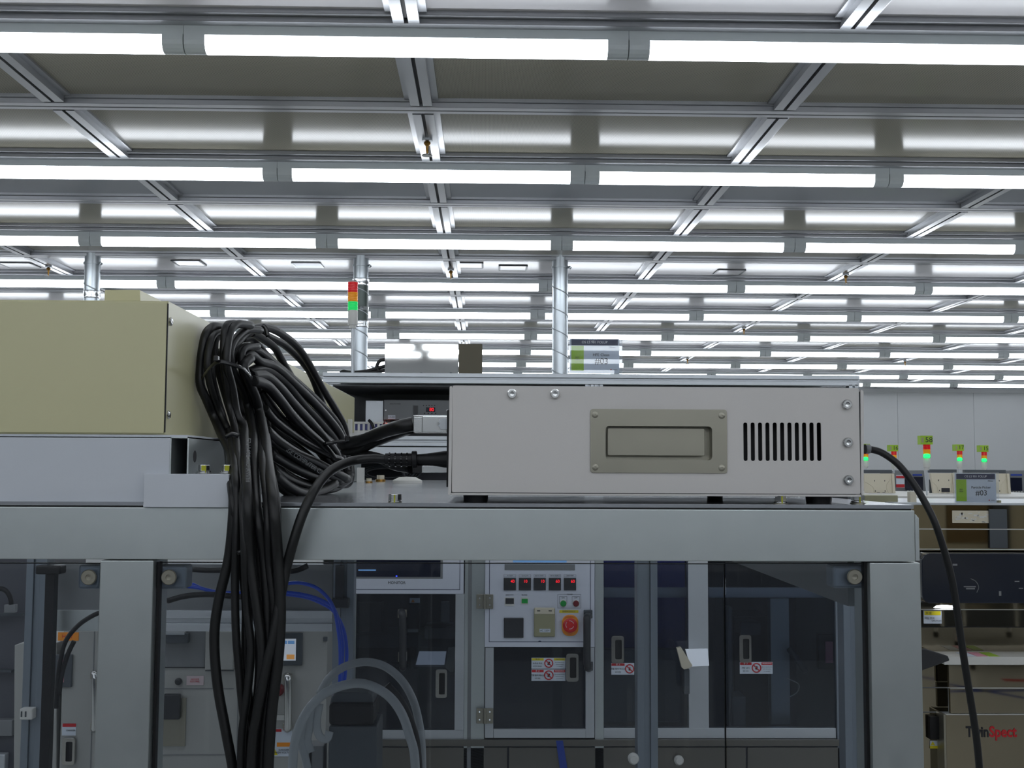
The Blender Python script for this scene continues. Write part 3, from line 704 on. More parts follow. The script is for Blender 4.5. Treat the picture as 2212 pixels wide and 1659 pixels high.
hangs = [
 ([(320,110),(240,100),(180,160),(150,280),(130,450),(130,600),(180,720),(240,860),(300,1000),(380,1180)],[(500,1010),(505,1080),(495,1200),(472,1300),(463,1380),(470,1480),(488,1580),(505,1680),(508,1800)],R1,.02),
 ([(330,140),(240,180),(200,300),(190,450),(220,620),(290,820),(350,950)],[(497,940),(508,1020),(512,1100),(508,1250),(510,1370),(521,1500),(532,1620),(530,1800)],R2,.0),
 ([(420,70),(350,90),(330,200),(325,400),(350,600),(380,800),(430,1000)],[(513,980),(525,1100),(532,1300),(542,1400),(534,1500),(522,1600),(520,1800)],R2,-.03),
 ([(560,90),(450,80),(390,130),(360,250),(350,420),(400,620),(440,850),(500,960)],[(528,960),(534,1060),(540,1200),(553,1300),(566,1400),(563,1480),(550,1600),(545,1800)],R1,-.04),
 ([(640,130),(520,130),(420,220),(380,340),(420,500),(500,650),(540,800),(580,1000)],[(549,980),(555,1100),(570,1200),(577,1300),(578,1420),(562,1560),(552,1800)],R1,-.02),
 ([(620,270),(520,280),(480,340),(490,500),(540,650),(600,850),(650,1050)],[(568,1000),(578,1100),(582,1220),(594,1330),(584,1450),(568,1600),(560,1800)],R2*1.1,-.03),
 ([(560,370),(500,440),(540,560),(600,700),(640,850),(680,1050)],[(576,980),(590,1080),(600,1200),(606,1320),(600,1430),(585,1560),(572,1800)],R1*1.1,-.05),
 ([(300,170),(260,220),(250,330),(230,500),(270,700),(330,900)],[(490,960),(500,1060),(516,1180),(530,1300),(530,1420),(540,1560),(536,1800)],R2,.03),
 ([(420,280),(395,400),(430,560),(470,760),(510,930)],[(536,960),(546,1080),(552,1220),(560,1330),(560,1480),(540,1620),(538,1800)],R1,.03),
 ([(300,300),(280,450),(330,650),(390,850),(430,950)],[(512,960),(520,1080),(530,1200),(538,1320),(530,1440),(528,1600),(526,1800)],R2,.04),
 ([(600,480),(580,560),(640,700),(660,900),(690,1050)],[(580,1000),(596,1100),(594,1250),(588,1380),(575,1500),(560,1620),(556,1800)],R1,-.01),
]
for l, l2, r, dy in hangs: strand(crop(l)+l2, r, dy, hang=True)
# ties
def tie(pp, Y, lab=None):
    MB().tube([at(x, y, Y(i)) for i, (x, y) in enumerate(pp)], .0026, 6, 4, flat=(0, 0, 1)).build('cable_tie', 'blackgloss', cc)
tie(crop([(140, 540), (220, 440), (300, 400), (400, 425), (500, 465), (570, 540)]), lambda i: (1.42, 1.385, 1.375, 1.38, 1.395, 1.43)[i])
tie([(486, 945), (500, 938), (516, 942)], lambda i: 1.33)
tie(crop([(660, 85), (690, 120), (705, 190)]), lambda i: 1.50)
tie(crop([(1180, 1105), (1290, 1085), (1390, 1070), (1410, 1040)]), lambda i: 1.62)
tie([(513, 1196), (528, 1190), (545, 1192)], lambda i: 1.262)
pbox('tie_head', 'blackgloss', cc, 460, 768, 471, 780, 1.37, .008, bev=.001); pbox('tie_head', 'blackgloss', cc, 745, 941, 756, 953, 1.60, .01, bev=.001)
# printed jacket markings
text('E211405 RU AWM 2464 80°C 300V VW-1 C(UL) AWM I/II A 80°C 300V', .0062, at(533, 1130, 1.2655), 'print', cc, 'printing', rot=(math.pi/2, math.pi/2, 0), sx=.98)
text('LOW VOLTAGE COMPUTER CABLE', .0085, at(640, 985, 1.555), 'print', cc, 'printing', rot=(math.pi/2, math.radians(33), 0), sx=.8)
# bundle from coil to the connector hood, plus a lower one
lead = thing('lead_cable', 'pair of thick black cables from the coil to the chrome connector', 'cable', at(830, 950, 1.45))
MB().tube([at(x, y, Y) for x, y, Y in ((740, 960, 1.72), (762, 955, 1.62), (790, 948, 1.52), (830, 932, 1.42), (865, 922, 1.37), (893, 916, 1.366))], .0085, 14).build('upper_jacket', 'cable', lead)
MB().tube([at(x, y, Y) for x, y, Y in ((745, 975, 1.72), (775, 972, 1.60), (805, 958, 1.50), (840, 944, 1.44), (890, 925, 1.378))], .0062, 12).build('lower_jacket', 'cable', lead)
l2 = MB().tube([at(x, y, Y) for x, y, Y in ((750, 1000, 1.75), (780, 984, 1.6), (820, 990, 1.45), (850, 1004, 1.42), (890, 1012, 1.38))], .0065, 12).build('thin_lead', 'cable')
tag(l2, 'black cable running behind the power plug to the lower connector', 'cable')
pc = MB().tube([at(x, y, Y) for x, y, Y in ((834, 992, 1.363), (800, 991, 1.36), (760, 996, 1.35), (722, 1012, 1.32), (695, 1036, 1.295), (672, 1072, 1.27), (652, 1115, 1.262), (634, 1170, 1.26), (618, 1230, 1.262), (604, 1300, 1.258), (592, 1370, 1.256), (574, 1450, 1.255), (556, 1540, 1.255), (545, 1620, 1.255), (540, 1800, 1.255))], .0054, 12).build('power_cable', 'cable')
tag(pc, 'black power cord curving down from the power plug over the beam', 'power cord')

# ================================================================== MACHINE BEHIND (cleaning machine with control door)
M['tint'] = clear_mat('tinted_window', (.60, .64, .70), ior=1.4, haze=.012)
M['blackbit'] = mat('black_anodised', (42, 44, 48), .4)
YM = 4.4; YMB = 5.35
mb_ = thing('cleaning_machine', 'tall aluminium framed cleaning machine with control door, behind the clear panels', 'machine', at(1280, 1014, YM).xy.to_3d()+Vector((0, .45, 0)))
def rail(name, x0, y0, x1, y1, Y, d, parent, m='alu_light', groove=True):
    xm, ym = (x0+x1)/2, (y0+y1)/2
    a, b_ = at(x0, ym, Y).x, at(x1, ym, Y).x; z0, z1 = at(xm, y1, Y).z, at(xm, y0, Y).z; h = z1-z0
    mm = MB()
    if groove: mm.box(a, b_, Y, Y+d, z0, z0+h*.38); mm.box(a, b_, Y+.012, Y+d-.004, z0+h*.38, z0+h*.62); mm.box(a, b_, Y, Y+d, z0+h*.62, z1)
    else: mm.box(a, b_, Y, Y+d, z0, z1)
    return mm.build(name, m, parent, bev=.001)
def vrail(name, x0, x1, y0, y1, Y, d, parent, m='alu_light', groove=False):
    ym = (y0+y1)/2 if y1 < 1700 else 1400
    a, b_ = at(x0, ym, Y).x, at(x1, ym, Y).x; z0 = at((x0+x1)/2, y1, Y).z if y1 < 1700 else 0; z1 = at((x0+x1)/2, y0, Y).z; h = b_-a
    mm = MB()
    if groove: mm.box(a, a+h*.38, Y, Y+d, z0, z1); mm.box(a+h*.38, a+h*.62, Y+.012, Y+d-.004, z0, z1); mm.box(a+h*.62, b_, Y, Y+d, z0, z1)
    else: mm.box(a, b_, Y, Y+d, z0, z1)
    return mm.build(name, m, parent, bev=.001)
rail('top_rail', 697, 808, 1857, 830, YM, .04, mb_)
rail('top_rail', 697, 812, 1857, 833, YMB, .04, mb_)
xa, xb = at(697, 900, YM).x, at(1857, 900, YM).x; ztB = at(1280, 809, YM).z
box('roof_panel', 'alu_light', mb_, xa+.002, xb-.002, YM+.041, YMB-.001, ztB-.006, ztB-.002)
for x0, x1 in ((697, 716), (1264, 1283), (1284, 1303), (1837, 1857)): vrail('upright', x0, x1, 830.5, 1200, YM, .04, mb_, groove=True)
box('side_panel', 'mgrey', mb_, xa+.004, xa+.008, YM+.041, YMB, .3, ztB-.05)
box('side_panel', 'mgrey', mb_, xb-.008, xb-.004, YM+.041, YMB, .3, ztB-.05)
box('back_panel', 'darkint', mb_, xa, xb, YMB-.02, YMB-.01, .2, ztB-.04)
pbox('inner_ceiling_panel', 'mgrey', mb_, 718, 834, 1838, 837, YM+.05, .7)
pbox('rear_inner_panel', 'mgrey', mb_, 700, 838, 1860, 1000, YM+.56, .01)
rail('shelf_rail', 716, 944, 1837, 965.5, YM, .04, mb_); rail('shelf_rail', 716, 968, 1837, 985, YM, .04, mb_, groove=False)
box('shelf_panel', 'mgrey', mb_, xa+.01, xb-.01, YM+.041, YM+.55, at(1280, 962, YM).z, at(1280, 958, YM).z)
pbox('lower_inner_panel', 'darkint', mb_, 700, 988, 1860, 1200, YM+.4, .01)
# things on the upper shelf
def at_shelf(px, Y): return at(px, 950, Y)
rkY = YM+.18
rk = thing('rack_controller', 'grey rack controller with red digits on the upper shelf behind the chrome connector', 'controller', at(905, 930, rkY)+Vector((0, .15, 0)))
rp = pbox('front_plate', 'mgrey', rk, 829, 864, 1015, 907, rkY, .3, bev=.002)
pbox('breaker', 'blackbit', rk, 893, 876, 902, 899, rkY-.006, .01); pbox('display_window', 'screen', rk, 920, 880, 940, 890, rkY-.003, .006)
ptext('80', 932.5, 885, rkY-.005, 7.5, 'led_red', rk, name='digits')
for i in range(5): MB().cyl(at(915+6*i, 876, rkY-.003), at(915+6*i, 876, rkY), .0022, 8).build('indicator', 'ink', rk)
for i in range(4): MB().cyl(at(917+8*i, 893, rkY-.003), at(917+8*i, 893, rkY), .0028, 8).build('button', 'ink', rk)
for x, y in ((833, 886), (966, 886)): MB().cyl(at(x, y, rkY-.002), at(x, y, rkY), .0035, 10).build('screw', 'chrome', rk)
ptext('BIAS POWER', 854, 872.5, rkY-.001, 3, 'ink', rk)
pbox('name_sticker', 'paper', rk, 838, 897, 854, 905, rkY-.001, .001); ptext('LOAD', 846, 901, rkY-.0015, 4, 'ink', rk)
# legs of controller reach the shelf
for x0 in (835, 1000): pbox('support_leg', 'mgrey', rk, x0, 907, x0+8, 944, rkY+.05, .02)
t = pbox('terminal_box', 'alu_light', None, 789, 865, 828, 944, rkY+.02, .12, bev=.002); tag(t, 'plain pale grey box left of the rack controller on the upper shelf', 'box')
t = thing('slotted_duct', 'white slotted wiring duct on the upper shelf at the end of the ivory housing', 'wiring duct', at(800, 944, rkY-.05))
pbox('back', 'bluepanel', t, 760, 915, 832, 929, rkY-.04, .03); 
for i in range(8): pbox('finger', 'offwhite', t, 762+10.6*i, 913, 767+10.6*i, 932, rkY-.046, .006)
pbox('lip', 'offwhite', t, 760, 911, 833, 915.5, rkY-.048, .05); pbox('lip', 'offwhite', t, 760, 930, 833, 944, rkY-.048, .05)
t = MB().tube([at(797, 908, rkY-.06), at(803, 915, rkY-.07), at(808, 930, rkY-.07), at(810, 944, rkY-.06)], .006, 8).build('wire', 'black'); tag(t, 'short black wire hanging over the white slotted duct', 'wire')
t = MB().tube([at(832, 908, rkY-.03), at(828, 918, rkY-.06), at(820, 930, rkY-.06), at(818, 941, rkY-.06)], .003, 8).build('wire', 'redbtn'); tag(t, 'thin red wire below the left corner of the rack controller', 'wire')
t = pbox('orange_lamp', 'led_orange', None, 836, 914, 846, 917, rkY-.01, .004); tag(t, 'small glowing orange indicator under the rack controller', 'indicator lamp')
# coiled wires lower behind the plate
t = thing('wire_coil', 'loose coil of dark grey wires behind the plate, under the power plug', 'wires', at(830, 1045, YM+.2))
for i in range(6):
    r_ = .05+.008*i
    MB().tube([at(833, 1022, YM+.2)+Vector((math.cos(a)*r_*1.5, .012*i, math.sin(a)*r_*.38)) for a in [2*math.pi*j/14 for j in range(15)]], .005, 7, 2).build('loop', 'dgrey' if i % 2 else 'blackbit', t)
MB().tube([at(860, 1006, YM+.15), at(868, 1014, YM+.13), at(874, 1028, YM+.13), at(878, 1050, YM+.13)], .008, 8).build('loose_end', 'blackbit', t)
# ---------------- on top of that machine
tw_ = YM+.02; zt_ = ztB
st = thing('signal_tower', 'red, amber and lit green signal tower on a pole before the wrapped duct', 'signal tower', at(761, 808, tw_+.1))
sy = tw_+.1
def tower(root, cx, ys, wpx, Y, pole_w, ypole, lit=True, label=False):
    """ys: y of top, red/amber, amber/green, green/base, base bottom"""
    r = wpx/2/F*Y; X = lambda y: at(cx, y, Y)
    seg = [('cap', 'offwhite', ys[0]-2, ys[0]), ('red_lens', 'red_lens', ys[0], ys[1]), ('amber_lens', 'amber_lens', ys[1], ys[2]), ('green_lens', 'green_lens', ys[2], ys[3]), ('housing', 'offwhite', ys[3], ys[4])]
    for nm, m_, a, b_ in seg:
        p, q = X(b_), X(a); h = q.z-p.z; k_ = 1.0 if nm != 'housing' else .98
        prof = [(r*k_*.97, 0), (r*k_, h*.03)] 
        if 'lens' in nm and wpx > 15:
            for j in range(5): prof += [(r*k_, h*(.1+.17*j)), (r*k_*.93, h*(.14+.17*j)), (r*k_, h*(.18+.17*j))]
        prof += [(r*k_, h*.97), (r*k_*.97, h)]
        MB().lathe(prof, p, 'z', 20).build(nm, m_, root)
    p, q = X(ypole), X(ys[4]); MB().cyl(p, q, pole_w/2/F*Y, 14).build('pole', 'alu_light', root)
    MB().cyl(X(ys[4]+7 if wpx > 15 else ys[4]+3), X(ys[4]), r*.66, 16).build('collar', 'offwhite', root)
tower(st, 762, (610, 632, 652, 671, 702), 22, sy, 7.5, 809)
bx_ = thing('mirror_box', 'mirror-polished steel box standing on the machine behind, left of the right duct', 'box', at(937, 808, YM+.1)+Vector((0, .2, 0)))
def leaning(x0, x1, y0, y1, Y, deg, deg2, nm, m_, **k):
    a, b_ = at(x0, y1, Y), at(x1, y0, Y); h = b_.z-a.z
    MB().prism([(a.x, Y, a.z), (b_.x, Y, a.z), (b_.x, Y-h*math.tan(math.radians(deg2)), b_.z), (a.x, Y-h*math.tan(math.radians(deg)), b_.z)], (0, .4, 0)).build(nm, m_, bx_, **k)
leaning(831, 990, 742, 807.5, YM+.03, .85, .85, 'front_sheet', 'warped')
leaning(990.8, 1042, 743.5, 807.5, YM+.035, 2.2, 2.2, 'side_sheet', 'polish', label='mirror sheet, dark reflection put into its colour')  # darker steel colour stands in for the dark view this sheet reflects
pbox('top_lip', 'offwhite', bx_, 832, 741.5, 990, 743, YM+.028, .01)
for x in (846, 910, 974): pbox('lug', 'dgrey', bx_, x-2, 804.5, x+2, 807.5, YM+.026, .004)
MB().cyl(at(1001, 743, YM+.2), at(1001, 739.5, YM+.2), .011, 12).build('knob', 'chrome', bx_)
t = thing('cable_run', 'black cables lying on the machine behind, left of the mirror box', 'cable', at(800, 808, YM+.3))
for q in ([(760, 805), (790, 802), (810, 797), (835, 790)], [(765, 807), (800, 804), (835, 800)], [(820, 803), (814, 793), (820, 780), (834, 776)], [(735, 806), (742, 802), (752, 804), (780, 806)]):
    MB().tube([at(x, y, YM+.22) for x, y in q], .007, 8).build('jacket', 'cable', t)
# sign in clear holder
def sign(name, lab, x0, y0, x1, y1, Y, title, big=True):
    c = at((x0+x1)/2, y1, Y); s = thing(name, lab, 'sign', c, None)
    w_, h_ = x1-x0, y1-y0
    pbox('holder', 'acrylic_clear', s, x0-3, y0-3, x1+6, y1+2, Y-.002, .0016); pbox('holder_back', 'acrylic_clear', s, x0-3, y0-3, x1+6, y1+2, Y+.003, .002)
    pbox('holder_foot', 'acrylic_clear', s, x0-3, y1+.5, x1+6, y1+2, Y-.002, .06)
    card = pbox('card', 'paper', s, x0, y0, x1, y1, Y, .001)
    pbox('header_band', 'navy', s, x0+.03*w_, y0+.01*h_, x1-.03*w_, y0+.19*h_, Y-.0006, .0005)
    pbox('side_band', 'lime', s, x0+.03*w_, y0+.2*h_, x0+.28*w_, y1-.07*h_, Y-.0006, .0005)
    ptext('OS LS 901 FOLUP', (x0+x1)/2, y0+.1*h_, Y-.001, h_*.075, 'whiteink', s)
    ptext(title, x0+.63*w_, y0+.47*h_, Y-.001, h_*.085, 'ink', s)
    ptext('#03', x0+.64*w_, y0+.66*h_, Y-.001, h_*.19, 'ink', s)
    ptext('2023\n2024', x0+.15*w_, y0+.57*h_, Y-.001, h_*.045, 'ink', s)
    ptext('Mirtec', x0+.86*w_, y0+.25*h_, Y-.001, h_*.05, 'ink', s)
    MB().cyl(at(x0+.83*w_, y0+.9*h_, Y-.0012), at(x0+.83*w_, y0+.9*h_, Y-.0005), h_*.02/F*Y, 14).build('red_dot', 'redink', s)
    ptext('semes', x0+.92*w_, y0+.9*h_, Y-.001, h_*.035, 'ink', s); return s
sign('machine_sign', 'clear-framed sign reading HFE Clean #03, standing on the machine behind', 1231, 732, 1338, 806, YM+.02, 'HFE Clean')

# ---------------- lower front of the cleaning machine
vrail('front_post', 1003, 1047, 1100, 1800, YM, .04, mb_, m='alu')
MB().pbox(1010, 1100, 1018, 1800, YM-.001, .001).build('post_groove', 'mgrey', mb_)
vrail('front_post', 1285, 1304, 1100, 1800, YM, .04, mb_, m='alu'); vrail('front_post', 752, 768, 1100, 1800, YM, .04, mb_, m='alu')
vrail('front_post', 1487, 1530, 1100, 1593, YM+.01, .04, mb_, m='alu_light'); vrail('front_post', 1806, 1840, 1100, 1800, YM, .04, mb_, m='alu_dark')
rail('mid_rail_bar', 1304, 1270, 1486, 1291, YM+.12, .03, mb_, groove=False); rail('mid_rail_bar', 1531, 1270, 1806, 1291, YM+.12, .03, mb_, groove=False)
rail('bottom_rail', 768, 1577, 1003, 1597, YM+.005, .03, mb_, groove=False); rail('bottom_rail', 1304, 1573, 1806, 1595, YM+.005, .03, mb_, groove=False)
rail('sill_bar', 752, 1598, 1840, 1612, YM-.01, .05, mb_, m='lowsteel', groove=False)
for i, (x0, x1) in enumerate(((752, 1095), (1099, 1372), (1374, 1612), (1616, 1840))): pbox('lower_panel', 'lowsteel', mb_, x0, 1615, x1, 1850, YM, .01, bev=.001)
MB().pprism([(1201, 1600), (1216, 1600), (1229, 1680), (1212, 1680)], YM-.012, .001).build('blue_tape', 'tabblue', mb_)
# monitor panel
mp = pbox('monitor_panel', 'panelwhite', mb_, 768.5, 1150, 1002, 1283, YM-.004, .006, bev=.001)
pbox('screen', 'screen', mp, 762, 1100, 952, 1246, YM-.006, .004); pbox('screen_bezel', 'mgrey', mp, 760, 1100, 957, 1250, YM-.005, .003)
pbox('screen_line', 'lcd_blue', mp, 774, 1230, 812, 1233, YM-.0064, .0004); pbox('power_led', 'led_blue', mp, 855, 1243.6, 858, 1245.6, YM-.007, .002)
ptext('MONITOR', 857, 1259, YM-.0045, 6, 'ink', mp)
def outline(parent, x0, y0, x1, y1, Y, wd=1.1, m='navy'):
    b = MB(); b.pbox(x0, y1-wd, x1, y1, Y, .0006); b.pbox(x1-wd, y0, x1, y1, Y, .0006); b.pbox(x0, y0, x0+wd, y1, Y, .0006)
    if y0 > 1216: b.pbox(x0, y0, x1, y0+wd, Y, .0006)
    return b.build('engraved_line', m, parent)
outline(mp, 764, 1160, 994, 1274, YM-.0046)
# window under the monitor
pbox('window_stile', 'alu_light', mb_, 983, 1283.5, 1002.5, 1577, YM-.002, .03)
pbox('window_pane', 'tint', mb_, 768.5, 1284, 982.5, 1576, YM+.004, .004)
t = thing('bow_handle', 'dark bow handle standing upright on the window under the monitor', 'handle', at(870, 1442, YM))
MB().tube([at(868, 1322, YM), at(868, 1324, YM-.04), at(870, 1340, YM-.048), at(870, 1420, YM-.048), at(870, 1440, YM-.04), at(870, 1442, YM)], .014, 10, 4).build('bar', 'blackbit', t)
pbox('bracket', 'steel', t, 859, 1318, 878, 1335, YM-.03, .03, bev=.002); pbox('bracket', 'steel', t, 860, 1410, 878, 1430, YM-.03, .03, bev=.002)
def pocket(name, lab, x0, y0, x1, y1, Y):
    t = thing(name, lab, 'handle', at((x0+x1)/2, y1, Y), 'chrome pocket handles')
    a, b_ = at(x0, y1, Y), at(x1, y0, Y); w_ = b_.x-a.x
    holed('frame', 'polish2', t, rrect(a.x, a.z, b_.x, b_.z, w_*.2), [rrect(a.x+w_*.3, a.z+w_*.3, b_.x-w_*.18, b_.z-w_*.3, w_*.1)], Y-.014, .013, bev=.002)
    box('well', 'black', t, a.x+w_*.2, b_.x-w_*.1, Y-.002, Y, a.z+w_*.2, b_.z-w_*.2)
pocket('pocket_handle', 'small chrome pocket handle low on the window under the monitor', 941, 1445, 966, 1506, YM-.001)
# inside: keyboard, tray with white pad, instruments
iy = YM+.16
kb = thing('keyboard', 'black keyboard tilted on a tray inside the machine, under the monitor', 'keyboard', at(830, 1440, iy))
MB().prism([at(770, 1438, iy), at(888, 1438, iy), at(884, 1400, iy+.1), at(770, 1400, iy+.1)], (0, .01, -.012)).build('body', 'blackbit', kb)
b = MB()
for r_ in range(5):
    for c in range(11):
        p = at(776+10*c, 1404+7.6*r_, iy+.098-.024*r_*.9); b.box(p.x, p.x+.013, p.y-.012, p.y-.004, p.z-.009, p.z)
b.build('keys', 'dgrey', kb)
tr = thing('touch_pad', 'white tablet screen tilted in a beige tray inside the machine', 'tablet', at(930, 1440, iy-.02))
MB().prism([at(893, 1440, iy-.05), at(972, 1440, iy-.05), at(974, 1398, iy+.05), at(900, 1398, iy+.05)], (0, .01, -.01)).build('case', 'dgrey', tr)
MB().prism([at(898, 1436, iy-.052), at(960, 1436, iy-.052), at(965, 1402, iy+.045), at(907, 1402, iy+.045)], (0, -.001, .001)).build('screen', 'lcd', tr)
MB().pprism([(968, 1400), (981, 1398), (985, 1402), (980, 1452), (973, 1452), (962, 1442)], iy-.06, .02).build('side_cheek', 'beige', tr)
t = thing('inner_stage', 'dark machine stage with a round grey dome, inside under the monitor', 'machine part', at(870, 1400, iy+.3))
pbox('bed', 'dgrey', t, 768, 1372, 983, 1398, iy+.2, .25, bev=.003); pbox('slide', 'blackbit', t, 772, 1300, 826, 1372, iy+.3, .05, bev=.004); pbox('column', 'blackbit', t, 882, 1305, 906, 1365, iy+.28, .05)
pbox('warning_sticker', 'paper', t, 885, 1292, 907, 1302, iy+.27, .001); MB().pprism([(888, 1301), (892, 1294), (896, 1301)], iy+.269, .001).build('triangle', 'orange', t)
pbox('dome_base', 'mgrey', t, 917, 1354, 982, 1380, iy+.15, .15, bev=.004); MB().lathe([(.06, 0), (.055, .006), (.035, .014), (.0001, .018)], at(948, 1353, iy+.2), 'z', 24).build('dome', 'dgrey', t)
pbox('arm', 'mgrey', t, 952, 1300, 970, 1350, iy+.3, .04, bev=.003); pbox('plate_bar', 'offwhite', t, 880, 1360, 903, 1366, iy+.2, .02)
# ---------------- control door
dr = pbox('control_door', 'panelwhite', mb_, 1048, 1110, 1284.5, 1398, YM-.012, .012, bev=.001)
yd = YM-.012
outline(dr, 1057, 1120, 1276, 1387, yd-.0006)
MB().pprism([(1160, 1387), (1166, 1383.5), (1172, 1387)], yd-.0006, .0006).build('notch', 'navy', dr)
pbox('recess_strip', 'mgrey', dr, 1090, 1219, 1242, 1232, yd-.001, .001)
pbox('blue_strip', 'lcd_blue', dr, 1108, 1211, 1224, 1215, yd-.001, .001)
for i, (cx, dg) in enumerate(((1101.3, '40'), (1134, '10'), (1166, '10'), (1198.7, '60'), (1231.3, '60'))):
    tc_ = pbox('temperature_controller', 'blackbit', dr, cx-13.2, 1248.5, cx+13.2, 1275.3, yd-.006, .008, bev=.001)
    ptext('88', cx-6.5, 1256, yd-.0066, 6.5, 'led_off', tc_, name='dim_digits', sx=.9); ptext(dg, cx+6 if i not in (1,) else cx+1, 1256, yd-.0066, 7, 'led_red', tc_, name='red_digits', sx=.9)
    ptext('888', cx+3, 1265, yd-.0066, 4.5, 'led_off', tc_, name='dim_digits')
    outline(dr, cx-13, 1241, cx+13, 1246.5, yd-.0004, .4, 'dgrey')
    ptext(('PV TEMP', 'N2 FLOW', 'BATH TEMP 1', 'BATH TEMP 2', 'LINE TEMP')[i], cx, 1243.8, yd-.0006, 2.4, 'ink', dr)
pbox('meter_bezel', 'offwhite', dr, 1090, 1290, 1111, 1309, yd-.002, .003); pbox('meter', 'blackbit', dr, 1092, 1292.5, 1110, 1304.5, yd-.004, .003)
ptext('RESISTIVITY', 1101, 1285.3, yd-.0006, 2.4, 'ink', dr); ptext('BUZZER', 1133, 1285.3, yd-.0006, 2.4, 'ink', dr)
pbox('green_switch_bezel', 'offwhite', dr, 1125.5, 1290, 1141, 1305.5, yd-.002, .003); pbox('green_switch', 'greenbtn', dr, 1127, 1293.5, 1140, 1303.2, yd-.005, .004, bev=.001)
outline(dr, 1204.5, 1284, 1255, 1314, yd-.0005, .5, 'dgrey'); ptext('POWER', 1231, 1284, yd-.0008, 2.6, 'ink', dr)
for cx, m_, l_ in ((1216.5, 'greenbtn', 'ON'), (1244, 'redbtn', 'OFF')):
    outline(dr, cx-8.3, 1288.5, cx+8.3, 1304, yd-.0005, .5, 'ink'); ptext(l_, cx, 1291.5, yd-.0008, 3, 'ink', dr)
    MB().lathe([(.0135, 0), (.0135, .006), (.0115, .008)], at(cx, 1303, yd), 'y', 20).build('button_ring', 'offwhite', dr)
    MB().lathe([(.0115, .0), (.0115, .012), (.009, .014), (.0001, .0145)], at(cx, 1303, yd), 'y', 20).build('push_button', m_, dr)
pbox('blank_meter', 'blackbit', dr, 1088.5, 1335, 1131, 1378, yd-.008, .01, bev=.002); ptext('AUTONICS', 1096.5, 1340, yd-.0086, 2.8, 'led_off', dr)
sc = pbox('socket_cover', 'olive', dr, 1153.5, 1314, 1199, 1376, yd-.012, .012, bev=.004, seg=3)
pbox('hinge_strip', 'beige', sc, 1154.5, 1313, 1198, 1327, yd-.014, .01, bev=.003)
for x in (1160, 1185): pbox('hinge_slot', 'ink', sc, x, 1318.3, x+7, 1320.7, yd-.0146, .001)
pbox('cover_label', 'paper', sc, 1165.5, 1358.5, 1189, 1366, yd-.0128, .0006); ptext('AC 220V', 1177, 1362.3, yd-.0134, 4, 'ink', sc)
pbox('estop_label', 'yellowink', dr, 1208.5, 1318, 1249.5, 1324, yd-.001, .001); ptext('EMERGENCY', 1229, 1321, yd-.0016, 3.6, 'ink', dr)
es = thing('emergency_stop', 'red mushroom emergency stop in an orange shroud on the control door', 'emergency stop', at(1231, 1372, yd))
a, b_ = at(1213.5, 1373, yd), at(1249, 1328, yd)
MB().prism([(x, yd-.001, z) for x, z in rrect(a.x, a.z, b_.x, b_.z, .026, 8)], (0, -.012, 0)).build('shroud', 'estopy', es, bev=.003)
a, b_ = at(1216, 1369, yd), at(1247, 1334, yd)
MB().prism([(x, yd-.013, z) for x, z in rrect(a.x, a.z, b_.x, b_.z, .022, 8)], (0, -.003, 0)).build('shroud_inner', 'orange', es, bev=.001)
ptext('EMERGENCY', 1231, 1332.5, yd-.0165, 2.6, 'redink', es); ptext('STOP', 1231, 1370, yd-.0165, 2.8, 'redink', es)
MB().lathe([(.018, 0), (.026, .008), (.027, .014), (.02, .019), (.0001, .02)], at(1231, 1350, yd-.016), 'y', 28).build('mushroom', 'estopred', es)
for a0 in (20, 140, 260):
    P = [at(1231, 1350, yd-.0362)+Vector((math.cos(math.radians(a0+d))*.015, 0, math.sin(math.radians(a0+d))*.015)) for d in range(0, 81, 16)]
    MB().tube(P, .0009, 6, 1).build('white_arc', 'whiteink', es)
# door frame under the control plate
vrail('door_stile', 1048, 1066, 1399, 1594, YM-.012, .03, mb_); vrail('door_stile', 1265, 1284, 1399, 1594, YM-.012, .03, mb_)
rail('door_rail', 1066, 1575, 1265, 1594, YM-.012, .03, mb_, groove=False)
pbox('door_pane', 'tint', mb_, 1066.3, 1399, 1264.7, 1574.5, YM-.002, .004)
for y0, y1 in ((1284, 1315), (1530, 1563)):
    h_ = pbox('hinge', 'steel', mb_, 1029, y0, 1065.5, y1, yd-.006, .005, bev=.001)
    MB().cyl(at(1047, y1, yd-.008), at(1047, y0, yd-.008), .006, 12).build('hinge_pin', 'steel', h_)
    for x in (1036, 1058):
        for y in (y0+8, y1-8): MB().cyl(at(x, y, yd-.0075), at(x, y, yd-.005), .0028, 10).build('hinge_screw', 'chrome', h_)
t = thing('bow_handle', 'dark bow handle on the right edge of the control door', 'handle', at(1270, 1449, YM))
MB().tube([at(1272, 1330, YM-.014), at(1268, 1334, YM-.05), at(1268, 1350, YM-.056), at(1268, 1425, YM-.056), at(1270, 1440, YM-.05), at(1272, 1444, YM-.014)], .014, 10, 4).build('bar', 'blackbit', t)
pbox('bracket', 'dgrey', t, 1261, 1318, 1280, 1336, yd-.012, .012, bev=.002); pbox('bracket', 'dgrey', t, 1262, 1430, 1281, 1449, yd-.012, .012, bev=.002)
pocket('pocket_handle', 'chrome pocket handle beside the double caution sticker', 1222.5, 1411, 1249, 1471, YM-.014)
pocket('pocket_handle', 'chrome pocket handle on the window right of the control door', 1320, 1373, 1347, 1431, YM+.01)
pocket('pocket_handle', 'dull pocket handle above the sticker behind the right clear panel', 1596, 1371, 1621, 1430, YM+.01)
